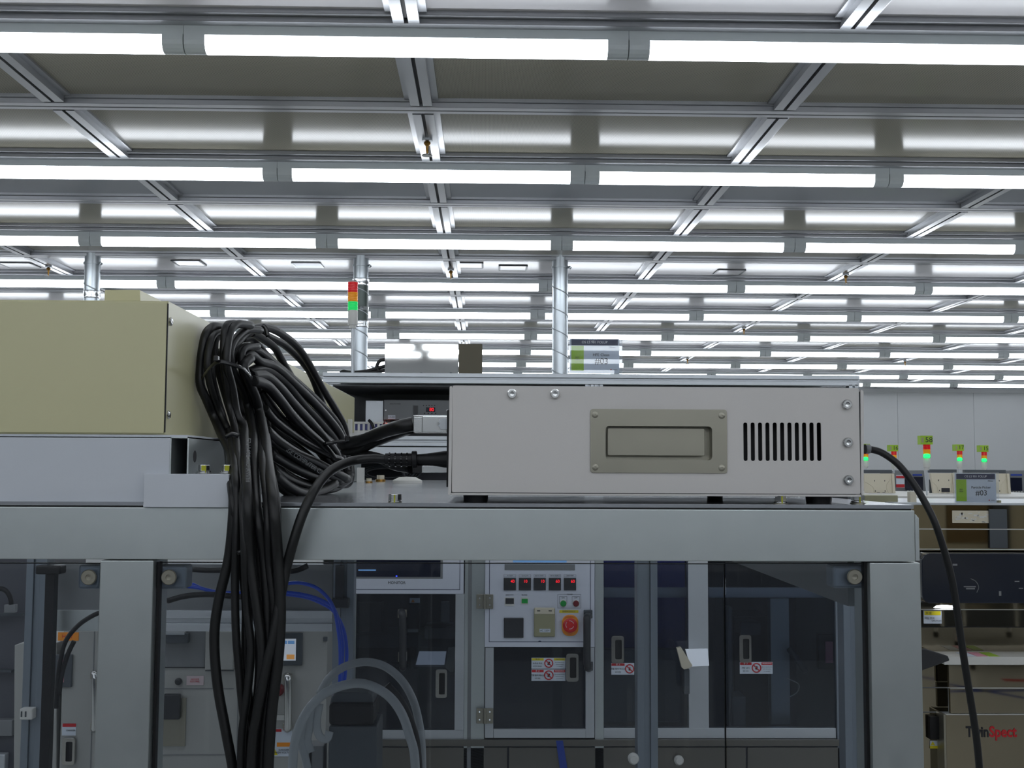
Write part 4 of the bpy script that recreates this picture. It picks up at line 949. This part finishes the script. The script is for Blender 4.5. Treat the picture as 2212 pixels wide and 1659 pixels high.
def sticker(x0, y0, x1, y1, Y, hm, lab, words, parent=None, three=True):
    t = parent or thing('warning_sticker', lab, 'sticker', at((x0+x1)/2, y1, Y)); w_, h_ = x1-x0, y1-y0
    pbox('card', 'paper', t, x0, y0, x1, y1, Y, .0006); f = .36 if three else .58
    pbox('heading', hm, t, x0+.01*w_, y0+.04*h_, x0+f*w_, y0+.25*h_, Y-.0004, .0004); ptext(words[0], x0+f*.5*w_, y0+.14*h_, Y-.0008, h_*.13, 'ink' if hm == 'yellowink' else 'whiteink', t)
    ptext(words[1], x0+f*.5*w_, y0+.52*h_, Y-.0008, h_*.13, 'ink', t); ptext(words[2], x0+f*.5*w_, y0+.78*h_, Y-.0008, h_*.09, 'ink', t)
    cx = x0+(f+.15)*w_ if three else x0+.8*w_; r = min(.13*w_, .36*h_)/F*Y if three else .34*h_/F*Y; c = at(cx, (y0+y1)/2, Y-.0008)
    MB().tube([c+Vector((math.cos(a)*r, 0, math.sin(a)*r)) for a in [2*math.pi*j/20 for j in range(21)]], r*.14, 6, 1).build('prohibition_ring', 'redink', t)
    MB().tube([c+Vector((-.7*r, -.0003, .7*r)), c+Vector((.7*r, -.0003, -.7*r))], r*.14, 6, 1).build('prohibition_bar', 'redink', t)
    MB().pprism([(cx-.05*w_, y0+.62*h_), (cx, y0+.34*h_), (cx+.04*w_, y0+.4*h_), (cx+.02*w_, y0+.66*h_)], Y-.0006, .0004).build('hand_symbol', 'ink', t)
    if three:
        pbox('heading', hm, t, x0+.66*w_, y0+.04*h_, x1-.01*w_, y0+.25*h_, Y-.0004, .0004); ptext('CAUTION' if hm == 'yellowink' else 'WARNING', x0+.83*w_, y0+.14*h_, Y-.0008, h_*.12, 'ink' if hm == 'yellowink' else 'whiteink', t)
        for j in range(3): ptext(('Do not open the door', 'while the machine', 'is in operation')[j], x0+.83*w_, y0+(.42+.18*j)*h_, Y-.0008, h_*.07, 'ink', t)
    return t
ds = sticker(1148, 1421, 1221.5, 1444.5, YM-.006, 'yellowink', 'double sticker, yellow caution over red warning, on the control door window', ('주 의', '손조심 주의', '운전중 개방금지'))
sticker(1148, 1446, 1221.5, 1471, YM-.006, 'redink', '', ('경 고', '문을 열지 마시오', '감전 위험'), parent=ds)
sticker(1320.5, 1432, 1370, 1457.5, YM+.008, 'redink', 'small red-headed warning sticker under the handle right of the control door', ('경 고', '문을 열지 마시오', '감전 위험'), three=False)
sticker(1598, 1430, 1669, 1455.5, YM+.008, 'redink', 'red-headed warning sticker behind the right clear panel', ('경 고', '개방 금지', '감전 위험'))
# right-hand bays
pbox('bay_pane', 'tint', mb_, 1304.5, 1214, 1486.5, 1572.5, YM+.012, .004); pbox('bay_pane', 'tint', mb_, 1530.5, 1214, 1805.5, 1572.5, YM+.012, .004)
t = pbox('blue_cabinet', 'bluepanel', None, 1304, 1150, 1480, 1400, YM+.3, .3, bev=.003); tag(t, 'dark blue cabinet inside the machine, right of the control door', 'cabinet')
t = pbox('inner_duct_box', 'mgrey', None, 1300, 1403, 1470, 1560, YM+.26, .3, bev=.004); tag(t, 'grey box inside the machine under the dark blue cabinet', 'box')
rb = thing('inner_robot', 'dark handling unit with grey cover inside the machine behind the right clear panel', 'machine part', at(1640, 1570, YM+.3))
pbox('column', 'mgrey', rb, 1572, 1310, 1583, 1570, YM+.18, .05, bev=.006); pbox('body', 'blackbit', rb, 1585, 1330, 1662, 1570, YM+.3, .2, bev=.005)
pbox('head', 'dgrey', rb, 1600, 1345, 1644, 1372, YM+.2, .1, bev=.004); pbox('cover', 'mgrey', rb, 1582, 1505, 1612, 1570, YM+.16, .12, bev=.006)
pbox('mast', 'alu', rb, 1665, 1292, 1706, 1565, YM+.14, .05, bev=.002)
MB().tube([at(1700, 1465, YM+.12), at(1725, 1478, YM+.12), at(1722, 1495, YM+.12), at(1705, 1506, YM+.12)], .002, 6).build('wire', 'offwhite', rb)
t = mb_
MB().pprism([(1481, 1403), (1529, 1402), (1532, 1438), (1492, 1440)], YM-.09, .012).build('swivel_screen', 'lcd', t)
MB().pprism([(1462, 1400), (1471, 1398), (1496, 1438), (1490, 1443), (1478, 1446), (1473, 1442)], YM-.1, .02).build('swivel_arm', 'beige', t); pbox('arm_grip', 'dgrey', t, 1478, 1446, 1490, 1500, YM-.08, .02, bev=.003); pbox('arm_bracket', 'dgrey', t, 1480, 1425, 1492, 1440, YM-.08, .1)
t = thing('wall_monitor', 'dark monitor showing a pink page at the right end of the machine', 'monitor', at(1789, 1446, YM+.1))
pbox('bezel', 'blackbit', t, 1768, 1370, 1812, 1446, YM+.09, .03, bev=.003); pbox('page', 'pink', t, 1783, 1386, 1808, 1432, YM+.088, .002)
MB().tube([at(1704, 1400, YM+.1), at(1722, 1425, YM+.08), at(1742, 1452, YM+.06)], .012, 8).build('robot_hose', 'dgrey'); tag(bpy.data.objects['robot_hose'], 'slanting grey tube right of the mast behind the clear panel', 'tube')
MB().lathe([(.012, 0), (.016, .008), (.016, .02), (.011, .03)], at(1367, 1636, YR-.002), 'y', 18).build('round_knob', 'offwhite', fa, label='white round knob')
MB().lathe([(.014, 0), (.018, .008), (.018, .02), (.012, .03)], at(1465, 1640, YM-.002), 'y', 18).build('round_knob', 'offwhite', mb_, label='white round knob')

# ================================================================== WHITE CABINETS AT LEFT REAR
YE = 4.0
we = thing('white_cabinet', 'off-white electrical cabinet with touch screen and chrome handle behind the hanging cables', 'cabinet', at(520, 1014, YE).xy.to_3d()+Vector((0, .3, 0)))
def ebox(nm, m_, x0, y0, x1, y1, d0=0, d=.01, par=None, **k): return pbox(nm, m_, par or we, x0, y0, x1, y1, YE-d0, d, **k)
ebox('body', 'cab', 330, 1335, 700, 2300, 0, .34, bev=.004)
ebox('recess_panel', 'mgrey', 350, 1364, 443, 1441, .002, .002); ebox('seam', 'ink', 350, 1441, 443, 1443, .004, .004); ebox('raised_cover', 'cab', 443, 1364, 504, 1447, .03, .03, bev=.003)
ebox('seam', 'dgrey', 443, 1448, 505, 1450, .002, .002); ebox('seam', 'mgrey', 350, 1487, 505, 1488.5, .002, .002); ebox('seam', 'mgrey', 350, 1630, 500, 1631.5, .002, .002)
ebox('door_edge', 'mgrey', 506, 1364, 508, 2300, .003, .003)
hb = ebox('hinge_bracket', 'dgrey', 352, 1368, 406, 1390, .03, .028, bev=.003); ebox('bracket_plate', 'alu_light', 352, 1366, 398, 1371, .034, .03, par=hb)
MB().lathe([(.012, 0), (.012, .006), (.006, .01)], at(386, 1472, YE-.003), 'y', 18).build('round_lock', 'blackbit', we)
ebox('pink_sticker', 'palepink', 403, 1460, 440, 1480, .002, .001); ptext('NOTICE\nELECTRIC', 421, 1470, YE-.003, 3.5, 'redink', we)
lk = ebox('latch_plate', 'steel', 352, 1508, 401, 1612, .006, .005, bev=.001); ebox('latch_lever', 'blackbit', 352, 1500, 388, 1555, .03, .02, par=lk, bev=.004)
hm_ = ebox('touch_screen', 'dgrey', 600, 1367, 653, 1438, .012, .012, bev=.003); ebox('display', 'lcd', 607, 1380, 639, 1427, .014, .002, par=hm_)
ebox('blue_tile', 'lcd_blue', 609, 1384, 620, 1391, .0148, .0006, par=hm_); ebox('blue_tile', 'lcd_blue', 622, 1384, 636, 1391, .0148, .0006, par=hm_)
ebox('orange_tile', 'lcd_orange', 619, 1414, 636, 1424, .0148, .0006, par=hm_)
def bow(parent, x0, y0, y1, wd, Y):
    MB().tube([at(x0, y0, Y), at(x0, y0+1, Y-.035), at(x0+2, y0+12, Y-.045), at(x0+2, y1-12, Y-.045), at(x0, y1-1, Y-.035), at(x0, y1, Y)], wd/2/F*Y, 12, 4).build('bow_handle', 'chrome', parent)
    for y in (y0+4, y1-4): pbox('handle_foot', 'steel', parent, x0-wd*.6, y-8, x0+wd*.6, y+8, Y-.012, .012, bev=.002)
bow(we, 620, 1460, 1575, 16, YE)
ebox('silver_bar', 'chrome', 592, 1545, 616, 1556, .03, .02); MB().lathe([(.02, 0), (.022, .02), (.015, .03)], at(602, 1488, YE), 'y', 18).build('red_knob', 'redbtn', we)
s_ = ebox('hazard_sticker', 'paper', 582, 1574, 631, 1634, .002, .001); ebox('red_heading', 'redink', 586, 1575, 608, 1581, .003, .0006, par=s_); ebox('yellow_heading', 'orange', 598, 1604, 628, 1613, .003, .0006, par=s_)
MB().pprism([(580, 1631), (590, 1611), (600, 1631)], YE-.0028, .0006).build('yellow_triangle', 'yellowink', s_); ptext('DANGER\nHIGH VOLTAGE', 613, 1623, YE-.0034, 4, 'ink', s_)
ebox('corner_hook', 'dgrey', 698, 1376, 707, 1386, .01, .01, bev=.002)
wf = thing('white_cabinet', 'off-white cabinet with orange label behind the left clear panel', 'cabinet', at(170, 1014, YE).xy.to_3d()+Vector((0, .3, 0)))
pbox('body', 'cab', wf, 122, 1362, 322, 2300, YE+.02, .5, bev=.004); MB().pprism([(25, 2300), (31, 1394), (44, 1389), (122, 1388), (122, 2300)], YE+.03, .45).build('side_body', 'cab', wf, bev=.003)
ebox('orange_label', 'orange', 125, 1366, 170, 1384, -.018, .001, par=wf); ptext('HOT', 146, 1375, YE+.0174, 8, 'redink', wf)
h2 = ebox('touch_screen', 'dgrey', 118, 1414, 155, 1485, -.008, .012, par=wf, bev=.003); ebox('display', 'pink', 124, 1426, 138, 1474, -.006, .002, par=h2)
ebox('red_label', 'paper', 134, 1563, 164, 1589, -.018, .001, par=wf); ebox('red_heading', 'redink', 135, 1563, 164, 1570, -.017, .0008, par=wf); ptext('DANGER', 153, 1578, YE+.0165, 3.5, 'ink', wf)
bow(wf, 203, 1455, 1575, 14, YE+.02)
pocket('pocket_handle', 'chrome pocket handle under the small red label at far left', 136, 1592, 165, 1651, YE+.015)
ebox('door_edge', 'mgrey', 189, 1364, 191, 2300, -.018, .002, par=wf)
lm = thing('dark_machine', 'dark machine with a bent cable behind the far left clear panel', 'machine', at(0, 1014, 4.9).xy.to_3d()+Vector((0, .3, 0)))
pbox('body', 'darkint', lm, -250, 1150, 62, 2300, 4.9, .6, bev=.004); pbox('shelf', 'mgrey', lm, -100, 1556, 26, 1590, 4.86, .05, bev=.003); pbox('shelf', 'dgrey', lm, -100, 1448, 24, 1453, 4.86, .05)
MB().tube([at(-10, 1274, 4.8), at(5, 1272, 4.8), at(18, 1282, 4.8), at(24, 1300, 4.8), at(22, 1320, 4.8)], .01, 8).build('bent_cable', 'black', lm)
pbox('cable_clamp', 'mgrey', lm, 8, 1306, 32, 1324, 4.79, .03, bev=.003); pbox('rail', 'dgrey', lm, -60, 1325, 50, 1331, 4.84, .03); pbox('handle_block', 'alu_light', lm, -20, 1630, 10, 1665, 4.84, .04, bev=.003)

# ================================================================== HOSES INSIDE THE FRONT FRAME
def hose(name, lab, lines, r, m_, cat='hose', group=None, n=9, part='hose_line'):
    pts0 = [at(*lines[0][0]), ]; t = thing(name, lab, cat, at(*lines[0][-1]), group)
    for l in lines: MB().tube([at(*p) for p in l], r, n).build(part, m_, t)
    return t
yh = 3.30
hose('air_hoses', 'bright blue air hoses bending down beside the rear post', [
 [(395, 1266, yh), (430, 1270, yh), (470, 1279, yh), (540, 1281, yh), (620, 1280, yh), (670, 1288, yh), (705, 1302, yh), (722, 1316, yh), (733, 1350, yh), (740, 1400, yh), (737, 1450, yh), (738, 1500, yh)],
 [(415, 1262, yh+.02), (450, 1275, yh+.02), (520, 1284, yh+.02), (600, 1283, yh+.02), (660, 1290, yh+.02), (700, 1306, yh+.02), (722, 1322, yh+.02), (742, 1360, yh+.02), (749, 1410, yh+.02), (745, 1460, yh+.02), (742, 1510, yh+.02)],
 [(610, 1262, yh-.02), (645, 1259, yh-.02), (680, 1268, yh-.02), (705, 1288, yh-.02), (720, 1312, yh-.02), (728, 1345, yh-.02), (734, 1390, yh-.02), (735, 1440, yh-.02), (733, 1500, yh-.02)]], .0052, 'bluetube')
hose('black_wires', 'black wires running left to right above the rear rail, behind the clear panel', [
 [(362, 1298, yh-.03), (400, 1288, yh-.03), (450, 1284, yh-.03), (520, 1289, yh-.03), (600, 1292, yh-.03)],
 [(415, 1230, yh), (460, 1232, yh), (540, 1230, yh), (610, 1234, yh), (640, 1232, yh), (665, 1222, yh)],
 [(560, 1236, yh), (570, 1256, yh), (580, 1275, yh), (590, 1290, yh)]], .008, 'black', cat='wires')
pbox('hose_tie_block', 'blackbit', fa, 716, 1293, 753, 1314, YR-.03, .03, bev=.003); pbox('hose_tie_post', 'blackbit', fa, 724, 1222, 742, 1295, YR-.016, .015)
hose('left_wires', 'black wires bowing down between the left posts behind clear panel', [
 [(230, 1318, yh-.2), (200, 1330, yh-.2), (168, 1352, yh-.2), (142, 1385, yh-.2), (130, 1430, yh-.2), (124, 1480, yh-.2), (121, 1530, yh-.2)],
 [(160, 1385, yh-.2), (148, 1410, yh-.2), (135, 1450, yh-.2), (127, 1500, yh-.2)]], .0062, 'black', cat='wires')
# flexible ducts looping over a dark drive unit
yg = 2.25
fd = thing('drive_unit', 'dark grey drive unit with black band, low inside the front frame', 'drive unit', at(762, 1660, yg+.1))
pbox('body', 'dgrey', fd, 706, 1569, 812, 2100, yg+.06, .12, bev=.003); pbox('black_band', 'black', fd, 710, 1520, 808, 1567, yg+.055, .12, bev=.006)
MB().pprism([(712, 1522), (716, 1504), (724, 1496), (795, 1496), (804, 1504), (808, 1522)], yg+.07, .1).build('lid', 'dgrey', fd, bev=.003)
pbox('left_bracket', 'mgrey', fd, 652, 1612, 696, 2000, yg+.08, .05, bev=.002); pbox('bracket_slot', 'black', fd, 665, 1612, 670, 2000, yg+.078, .003); 
f1 = [(630, 1760), (632, 1659), (636, 1610), (648, 1565), (672, 1525), (705, 1496), (740, 1481), (775, 1476), (808, 1484), (842, 1506), (868, 1542), (885, 1590), (896, 1640), (898, 1760)]
f2 = [(690, 1500), (712, 1464), (745, 1440), (790, 1430), (832, 1440), (868, 1470), (892, 1512), (905, 1560), (911, 1610), (913, 1700)]
t = MB().tube([at(x, y, yg) for x, y in f1], .0088, 12).build('flexible_duct', 'cloudy'); tag(t, 'front milky grey flexible duct looping over the dark drive unit', 'flexible duct', 'flexible ducts')
t = MB().tube([at(x, y, yg+.22) for x, y in f2], .0085, 12).build('flexible_duct', 'cloudy'); tag(t, 'rear milky grey flexible duct arching behind the front one', 'flexible duct', 'flexible ducts')
t = MB().tube([at(x, y, yg+.16) for x, y in [(835, 1480), (868, 1520), (890, 1570), (900, 1620), (906, 1720)]], .009, 10).build('dark_hose', 'black'); tag(t, 'black hose following the inside of the rear flexible duct', 'hose')
rs = thing('ribbon_strips', 'loose translucent plastic strips left of the dark drive unit', 'plastic strips', at(690, 1620, yg+.03))
for q in ([(672, 1530), (668, 1570), (664, 1600), (672, 1625)], [(690, 1520), (684, 1560), (690, 1590), (706, 1596), (712, 1580)], [(655, 1560), (650, 1600), (660, 1640), (664, 1660)]):
    MB().tube([at(x, y, yg+.03) for x, y in q], .008, 8, 4, flat=(1, 0, 0)).build('strip', 'cloudy', rs)

# ================================================================== POLISHED MACHINE AT RIGHT
YC = 5.6
pc_ = thing('particle_machine', 'mirror-polished stainless machine at the right edge', 'machine', at(2150, 1014, YC).xy.to_3d()+Vector((0, .5, 0)))
def cp(nm, m_, x0, y0, x1, y1, d0=0, d=.02, tilt=0, par=None, **k):
    o = pbox(nm, m_, par or pc_, x0, y0, x1, y1, YC-d0, d, **k)
    return o
XRt = 2420
rowsC = [(1091.5, 1142.5, 0), (1144.5, 1186, .0), (1188, 1200, -.03), (1301, 1316, .01), (1318, 1353.5, 0), (1356, 1420, -.06)]
for i, (a, b_, d0) in enumerate(rowsC):
    z0, z1 = at(2100, b_, YC).z, at(2100, a, YC).z; xa_, xb_ = at(1930, 1250, YC).x, at(XRt, 1250, YC).x
    tl = (.0, .012, -.006, .02, -.01, .015)[i]*(z1-z0)
    MB().prism([(xa_, YC-d0, z0), (xa_, YC-d0-tl, z1), (xa_, YC-d0+.05, z1), (xa_, YC-d0+.05, z0)], (xb_-xa_, 0, 0)).build('polished_panel', 'polish', pc_)
for y in (1142.5, 1186, 1316): cp('bright_trim', 'offwhite', 1930, y+.2, XRt, y+1.7, .014, .02)
cp('dark_joint', 'ink', 1930, 1353.6, XRt, 1355.6, -.01, .02)
cp('top_plate', 'alu_light', 1930, 1086.5, XRt, 1091, .02, .8)
a, b_ = at(1993, 1303, YC-.12), at(XRt, 1197, YC-.12)
MB().prism([(x, YC-.12, z) for x, z in rrect(a.x, a.z, b_.x, b_.z, .035, 6)], (0, .10, 0)).build('smoked_cover', 'smokeblack', pc_, bev=.004)
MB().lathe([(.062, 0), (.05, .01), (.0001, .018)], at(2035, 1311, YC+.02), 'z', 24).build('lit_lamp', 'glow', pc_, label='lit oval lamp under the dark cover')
for x0, y0, x1, y1 in ((2058, 1218, 2068, 1222), (2082, 1266, 2108, 1268.5), (2087, 1270, 2106, 1273), (2158, 1277, 2163, 1287), (2192, 1255, 2202, 1257), (2201, 1270, 2210, 1272)): pbox('cover_mark', 'mgrey', pc_, x0, y0, x1, y1, YC-.1212, .001)
MB().tube([at(x, y, YC-.121) for x, y in ((2097, 1250), (2108, 1256), (2114, 1268), (2110, 1280))], .0015, 6).build('cover_arc', 'mgrey', pc_)
cp('stage_block', 'darkint', 1990, 1200, XRt, 1300, -.06, .02)
cp('reflected_stand', 'dgrey', 2138, 1100, 2176, 1184, .012, .01)  # grey strip imitating the reflection of a column, set on the panel front
cp('worn_sticker', 'beige', 2057, 1103, 2160, 1130, .0015, .001)
for i in range(26):
    x = 2060+random.random()*96; y = 1105+random.random()*22; w_ = 3+random.random()*9
    cp('sticker_scrap', 'offwhite', x, y, min(x+w_, 2160), y+1.5+random.random()*2.4, .0022, .0006)
cb2 = cp('caution_sticker', 'paper', 1995, 1319, 2034, 1347, .004, .001); cp('yellow_heading', 'yellowink', 1997, 1320, 2032, 1329, .005, .0008, par=cb2)
ptext('주 의', 2006, 1325, YC-.0062, 4.5, 'ink', cb2); ptext('끼임 주의', 2008, 1336, YC-.0055, 4, 'ink', cb2); ptext('CAUTION', 2023, 1341, YC-.0055, 3.5, 'ink', cb2)
# lower front with tray and drawers
cp('tray_top', 'offwhite', 2040, 1419, XRt, 1436, .10, .2); 
for i in range(3): cp('paper_sheet', ('paper', 'pink', 'lime')[i], 2085+i*26, 1417.5, 2108+i*26, 1419, .09, .12)
cp('lower_panel', 'polish', 2050, 1437, XRt, 1485, .09, .02); cp('bright_trim', 'offwhite', 2052, 1485.6, XRt, 1487.4, .092, .02)
cp('lower_panel', 'polish', 2053, 1488, XRt, 1541, .09, .02); cp('bright_trim', 'offwhite', 2044, 1543, XRt, 1544.6, .092, .02); cp('lower_panel', 'polish', 2046, 1545, XRt, 1800, .09, .02)
cp('side_panel', 'polish', 1930, 1422, 2049, 1484, .0, .02); cp('side_panel', 'polish', 1930, 1487, 2048, 1537, .0, .02); cp('side_panel', 'polish', 1930, 1540, 2040, 1800, .0, .02)
cp('edge_post', 'steel', 2041, 1544, 2046, 1800, .088, .09); cp('black_box', 'black', 2009, 1548, 2032, 1598, .03, .03, bev=.003)
s2 = cp('warning_label', 'paper', 2009, 1600, 2033, 1617, .004, .002); cp('yellow_band', 'yellowink', 2009, 1611, 2033, 1617, .005, .0008, par=s2); MB().pprism([(2010, 1610), (2015, 1601), (2020, 1610)], YC-.0052, .0006).build('triangle', 'yellowink', s2)
ptext('Twin', 2087, 1582, YC-.092, 23, 'ink', pc_, ax='l', sx=.78, bold=.002); ptext('Spect', 2137, 1582, YC-.092, 23, 'redink', pc_, ax='l', sx=.86, bold=.002)
t = pc_; pbox('tablet_bracket', 'blackbit', pc_, 1985, 1425, 2005, 1435, YC-.31, .33)
MB().pprism([(1980, 1453), (2052, 1427), (2048, 1417), (2000, 1402), (1985, 1402)], YC-.32, .02).build('tilted_tablet', 'blackbit', t, bev=.004)
# on top
sign('machine_sign', 'clear-framed sign reading Particle Picker #03, standing on the polished machine', 2063, 1023, 2152, 1087, YC+.02, 'Particle Picker')
zc = at(2100, 1087, YC).z
t = pbox('small_block', 'beige', None, 1966, 1062, 1980, 1087, YC+.05, .04, bev=.002); tag(t, 'small upright beige block on the polished machine near the frame corner', 'block')
t = pbox('flat_tray', 'olive', None, 1868, 1070, 1940, 1085.5, YC+.1, .2, bev=.003); tag(t, 'flat khaki tray on the polished machine behind the controller corner', 'tray')
t = pbox('brass_block', 'olive', None, 2156, 1081, 2163, 1087.5, YC+.02, .03, bev=.001); tag(t, 'tiny olive block to the right of the Particle Picker sign', 'block')
# ================================================================== FAR MACHINES
YF = 8.3
fb = thing('far_bench', 'long white bench top beneath the row of cream monitor backs', 'bench', at(2080, 1014, YF).xy.to_3d()+Vector((0, .4, 0)))
pbox('bench_top', 'offwhite', fb, 1700, 1072, 2400, 1080, YF-.9, 1.6, bev=.003); pbox('bench_body', 'mgrey', fb, 1700, 1080.5, 2400, 1560, YF-.85, 1.45)
def cream(lab, x0, x1, y0, y1, lean, dark, port=False):
    t = thing('monitor_back', lab, 'monitor', at((x0+x1)/2, y1, YF), 'cream monitor backs')
    MB().pprism([(x0, y0), (x1-lean*.6, y0), (x1, y1), (x0+lean, y1)], YF, .03).build('back_shell', 'beige', t, bev=.002)
    MB().pprism([(x1-lean*.6-4, y0), (x1-lean*.6+1, y0), (x1+2, y1), (x1-4, y1)], YF-.012, .012).build('shell_rim', 'beige', t)
    pbox('top_bar', 'dgrey', t, dark[0], y0-8, dark[1], y0-1, YF+.01, .05, bev=.002)
    xm = (x0+x1)/2
    for dx, dy in ((-11, 14), (11, 14), (-9, 36), (12, 36)): pbox('slot', 'ink', t, xm+dx, y0+dy, xm+dx+1.3, y0+dy+3.2, YF-.002, .003)
    for dx in (-5, 7): pbox('wide_slot', 'ink', t, xm+dx, y1-7, xm+dx+6, y1-5, YF-.002, .003)
    MB().tube([at(x0+3, y0+18, YF), at(xm-14, y0+28, YF), at(xm-11, y1-8, YF)], .003, 6, 2).build('rib', 'beige', t); MB().tube([at(x1-6, y0+8, YF), at(xm+16, y0+24, YF), at(xm+18, y1-10, YF), at(x1-6, y1-2, YF)], .003, 6, 2).build('rib', 'beige', t)
    if port: pbox('port', 'ink', t, xm-4, y1-18, xm+14, y1-9, YF-.003, .004, bev=.001)
cream('cream monitor back just right of the grey controller', 1866, 1933, 1023, 1071, 4, (1860, 1927))
cream('cream monitor back left of the Particle Picker sign', 2010, 2066, 1022, 1072, 8, (2006, 2067), True)
cream('cream monitor back half hidden behind the Particle Picker sign', 2110, 2184, 1023, 1086, 8, (2085, 2173))
pbox('bar', 'dgrey', fb, 2008, 1036, 2015, 1072, YF+.06, .01)
def console(lab, x0, x1, xs0, xs1, poster=False, ys=(1030, 1058)):
    t = thing('console', lab, 'console', at((x0+x1)/2, 1075, YF+1.2), 'grey consoles with dark screens')
    MB().pprism([(x0, 1016), (x1, 1016), (x1+6, 1074), (x0-4, 1074)], YF+1.2, .35).build('housing', 'mgrey', t, bev=.004)
    pbox('screen', 'screen', t, xs0, ys[0], xs1, ys[1], YF+1.19, .012); pbox('blue_label', 'tabblue', t, xs0+16 if poster else xs0, 1024, xs0+36 if poster else xs0+24, 1028, YF+1.195, .006)
    if poster:
        pbox('poster', 'paper', t, 1936, 1026, 1954, 1054, YF+1.19, .004); pbox('poster_band', 'redink', t, 1936, 1028, 1954, 1033, YF+1.186, .003); pbox('poster_band', 'redink', t, 1936, 1046, 1954, 1053, YF+1.186, .003)
    for i in range(4): pbox('key', 'offwhite', t, xs0+4+6*i, ys[1]+1.5, xs0+7+6*i, ys[1]+3, YF+1.192, .004)
console('grey console with dark screen and red-white poster beside the bending cable', 1932, 1996, 1956, 1994, True)
console('grey console with dark screen at the right edge of the picture', 2180, 2216, 2184, 2208, False, (1032, 1060))
pbox('console_base', 'mgrey', fb, 1700, 1074, 2400, 1090, YF+1.15, .5)
def ftower(lab, cx, y0, num, scale, Y, ybase):
    t = thing('signal_tower', lab, 'signal tower', at(cx, ybase, Y), 'far signal towers with green labels')
    s = scale; tower(t, cx, (y0+14*s, y0+22*s, y0+29*s, y0+36*s, y0+50*s), 11.5*s, Y, 3.2*s if s < 1.2 else 3.6, ybase)
    MB().lathe([(4.2*s/F*Y, 0), (5*s/F*Y, .006), (5*s/F*Y, .02), (3*s/F*Y, .026)], at(cx, y0+35*s, Y-5.5*s/F*Y), 'z', 12).build('green_glow', 'green_core', t)
    lb = pbox('number_label', 'lime', t, cx-9.5*s, y0, cx+9.5*s, y0+14*s, Y-.03, .06, bev=.001); ptext(num, cx+3.5*s, y0+7*s, Y-.0315, 9*s, 'ink', lb, name='number'); pbox('label_bars', 'olive', lb, cx-8.5*s, y0+3*s, cx-5*s, y0+11*s, Y-.0312, .001)
ftower('far signal tower with lime label 58, tallest and nearest of the row', 2002, 941, '58', 1.36, 7.6, 1078)
ftower('far signal tower with lime label 16, left of tower 58', 1931, 961, '16', 1.0, 9.3, 1022)
ftower('far signal tower with lime label 17, right of tower 58', 2073, 960, '17', 1.0, 9.3, 1022)
ftower('far signal tower with lime label 15, rightmost of the row', 2126, 962, '15', 1.0, 9.3, 1022)
ftower('far signal tower partly hidden behind the cable gland of the grey controller', 1870, 959, '18', 1.0, 9.3, 1022)

# ================================================================== THE AISLE BEHIND THE CAMERA (seen only in the mirror-polished surfaces)
for i in range(6):  # cabinets added as blockers, darkening the front posts and clear-panel reflections
    x0 = -7.2+1.75*i
    t = thing('added_blocker_cabinet', 'added dark cabinet behind the camera to dim posts and reflections, %s from the left' % ORD[i], 'cabinet', (x0+.85, -1.9, 0), 'added light-blocking cabinets behind the camera')
    box('body', 'blackbit', t, x0, x0+1.7, -2.7, -1.75, .1, 1.36, bev=.01)
    for k in range(2):
        d = box('door', 'darkint', t, x0+.04+k*.83, x0+.83+k*.83, -1.75, -1.72, .2, 1.3, bev=.005); box('handle', 'chrome', d, x0+(.72 if k == 0 else .93), x0+(.74 if k == 0 else .95), -1.72, -1.68, .7, .95, bev=.004)
    box('plinth', 'black', t, x0+.05, x0+1.65, -2.65, -1.8, 0, .1)
t = thing('beige_machine', 'beige machine behind the camera to the right, mirrored in the polished panels', 'machine', (6.0, -1.6, 0))
box('body', 'beige', t, 3.9, 8.2, -2.4, -1.1, .55, 1.75, bev=.02); box('base', 'dgrey', t, 4.0, 8.1, -2.3, -1.2, 0, .55)
M['hatch'] = mat('brown_hatch', (120, 100, 66), .5); box('brown_hatch', 'hatch', t, 4.9, 5.35, -1.1, -1.06, .8, 1.45, bev=.01)
box('dark_column', 'dgrey', t, 5.36, 5.55, -1.1, -1.0, .6, 1.6, bev=.01); box('side_hatch', 'yellow', t, 5.75, 6.6, -1.1, -1.06, .8, 1.6, bev=.01)
t = thing('low_cart', 'low cart with black top and papers, mirrored in the polished panels', 'cart', (4.6, .6, 0))
box('top', 'blackbit', t, 4.2, 5.0, .3, .9, .62, .66, bev=.01); box('shelf', 'polish2', t, 4.22, 4.98, .32, .88, .25, .28)
for x in (4.24, 4.94):
    for y in (.34, .84): box('leg', 'chrome', t, x, x+.03, y, y+.03, .03, .62); MB().cyl((x, y+.015, .03), (x+.03, y+.015, .03), .03, 12).build('caster', 'black', t)
t = box('paper_stack', 'paper', None, 4.35, 4.6, .4, .75, .661, .68); tag(t, 'white paper stack on the low cart', 'paper')
for nm, m_, pts in (('blue_tape', 'tabblue', [(3.5, 1.2), (3.58, 1.2), (4.3, 2.3), (4.22, 2.3)]), ('blue_tape', 'tabblue', [(3.6, 1.8), (4.4, 1.75), (4.4, 1.83), (3.6, 1.88)]), ('red_tape', 'redink', [(4.3, 1.3), (5.2, 1.45), (5.2, 1.55), (4.3, 1.4)])):
    o = MB().prism([(x, y, .0004) for x, y in pts], (0, 0, .0006)).build(nm, m_); tag(o, ('blue floor tape strip running diagonally' if pts[0][0] == 3.5 else 'blue floor tape strip lying straight across') if m_ == 'tabblue' else 'red floor tape strip', 'floor tape')
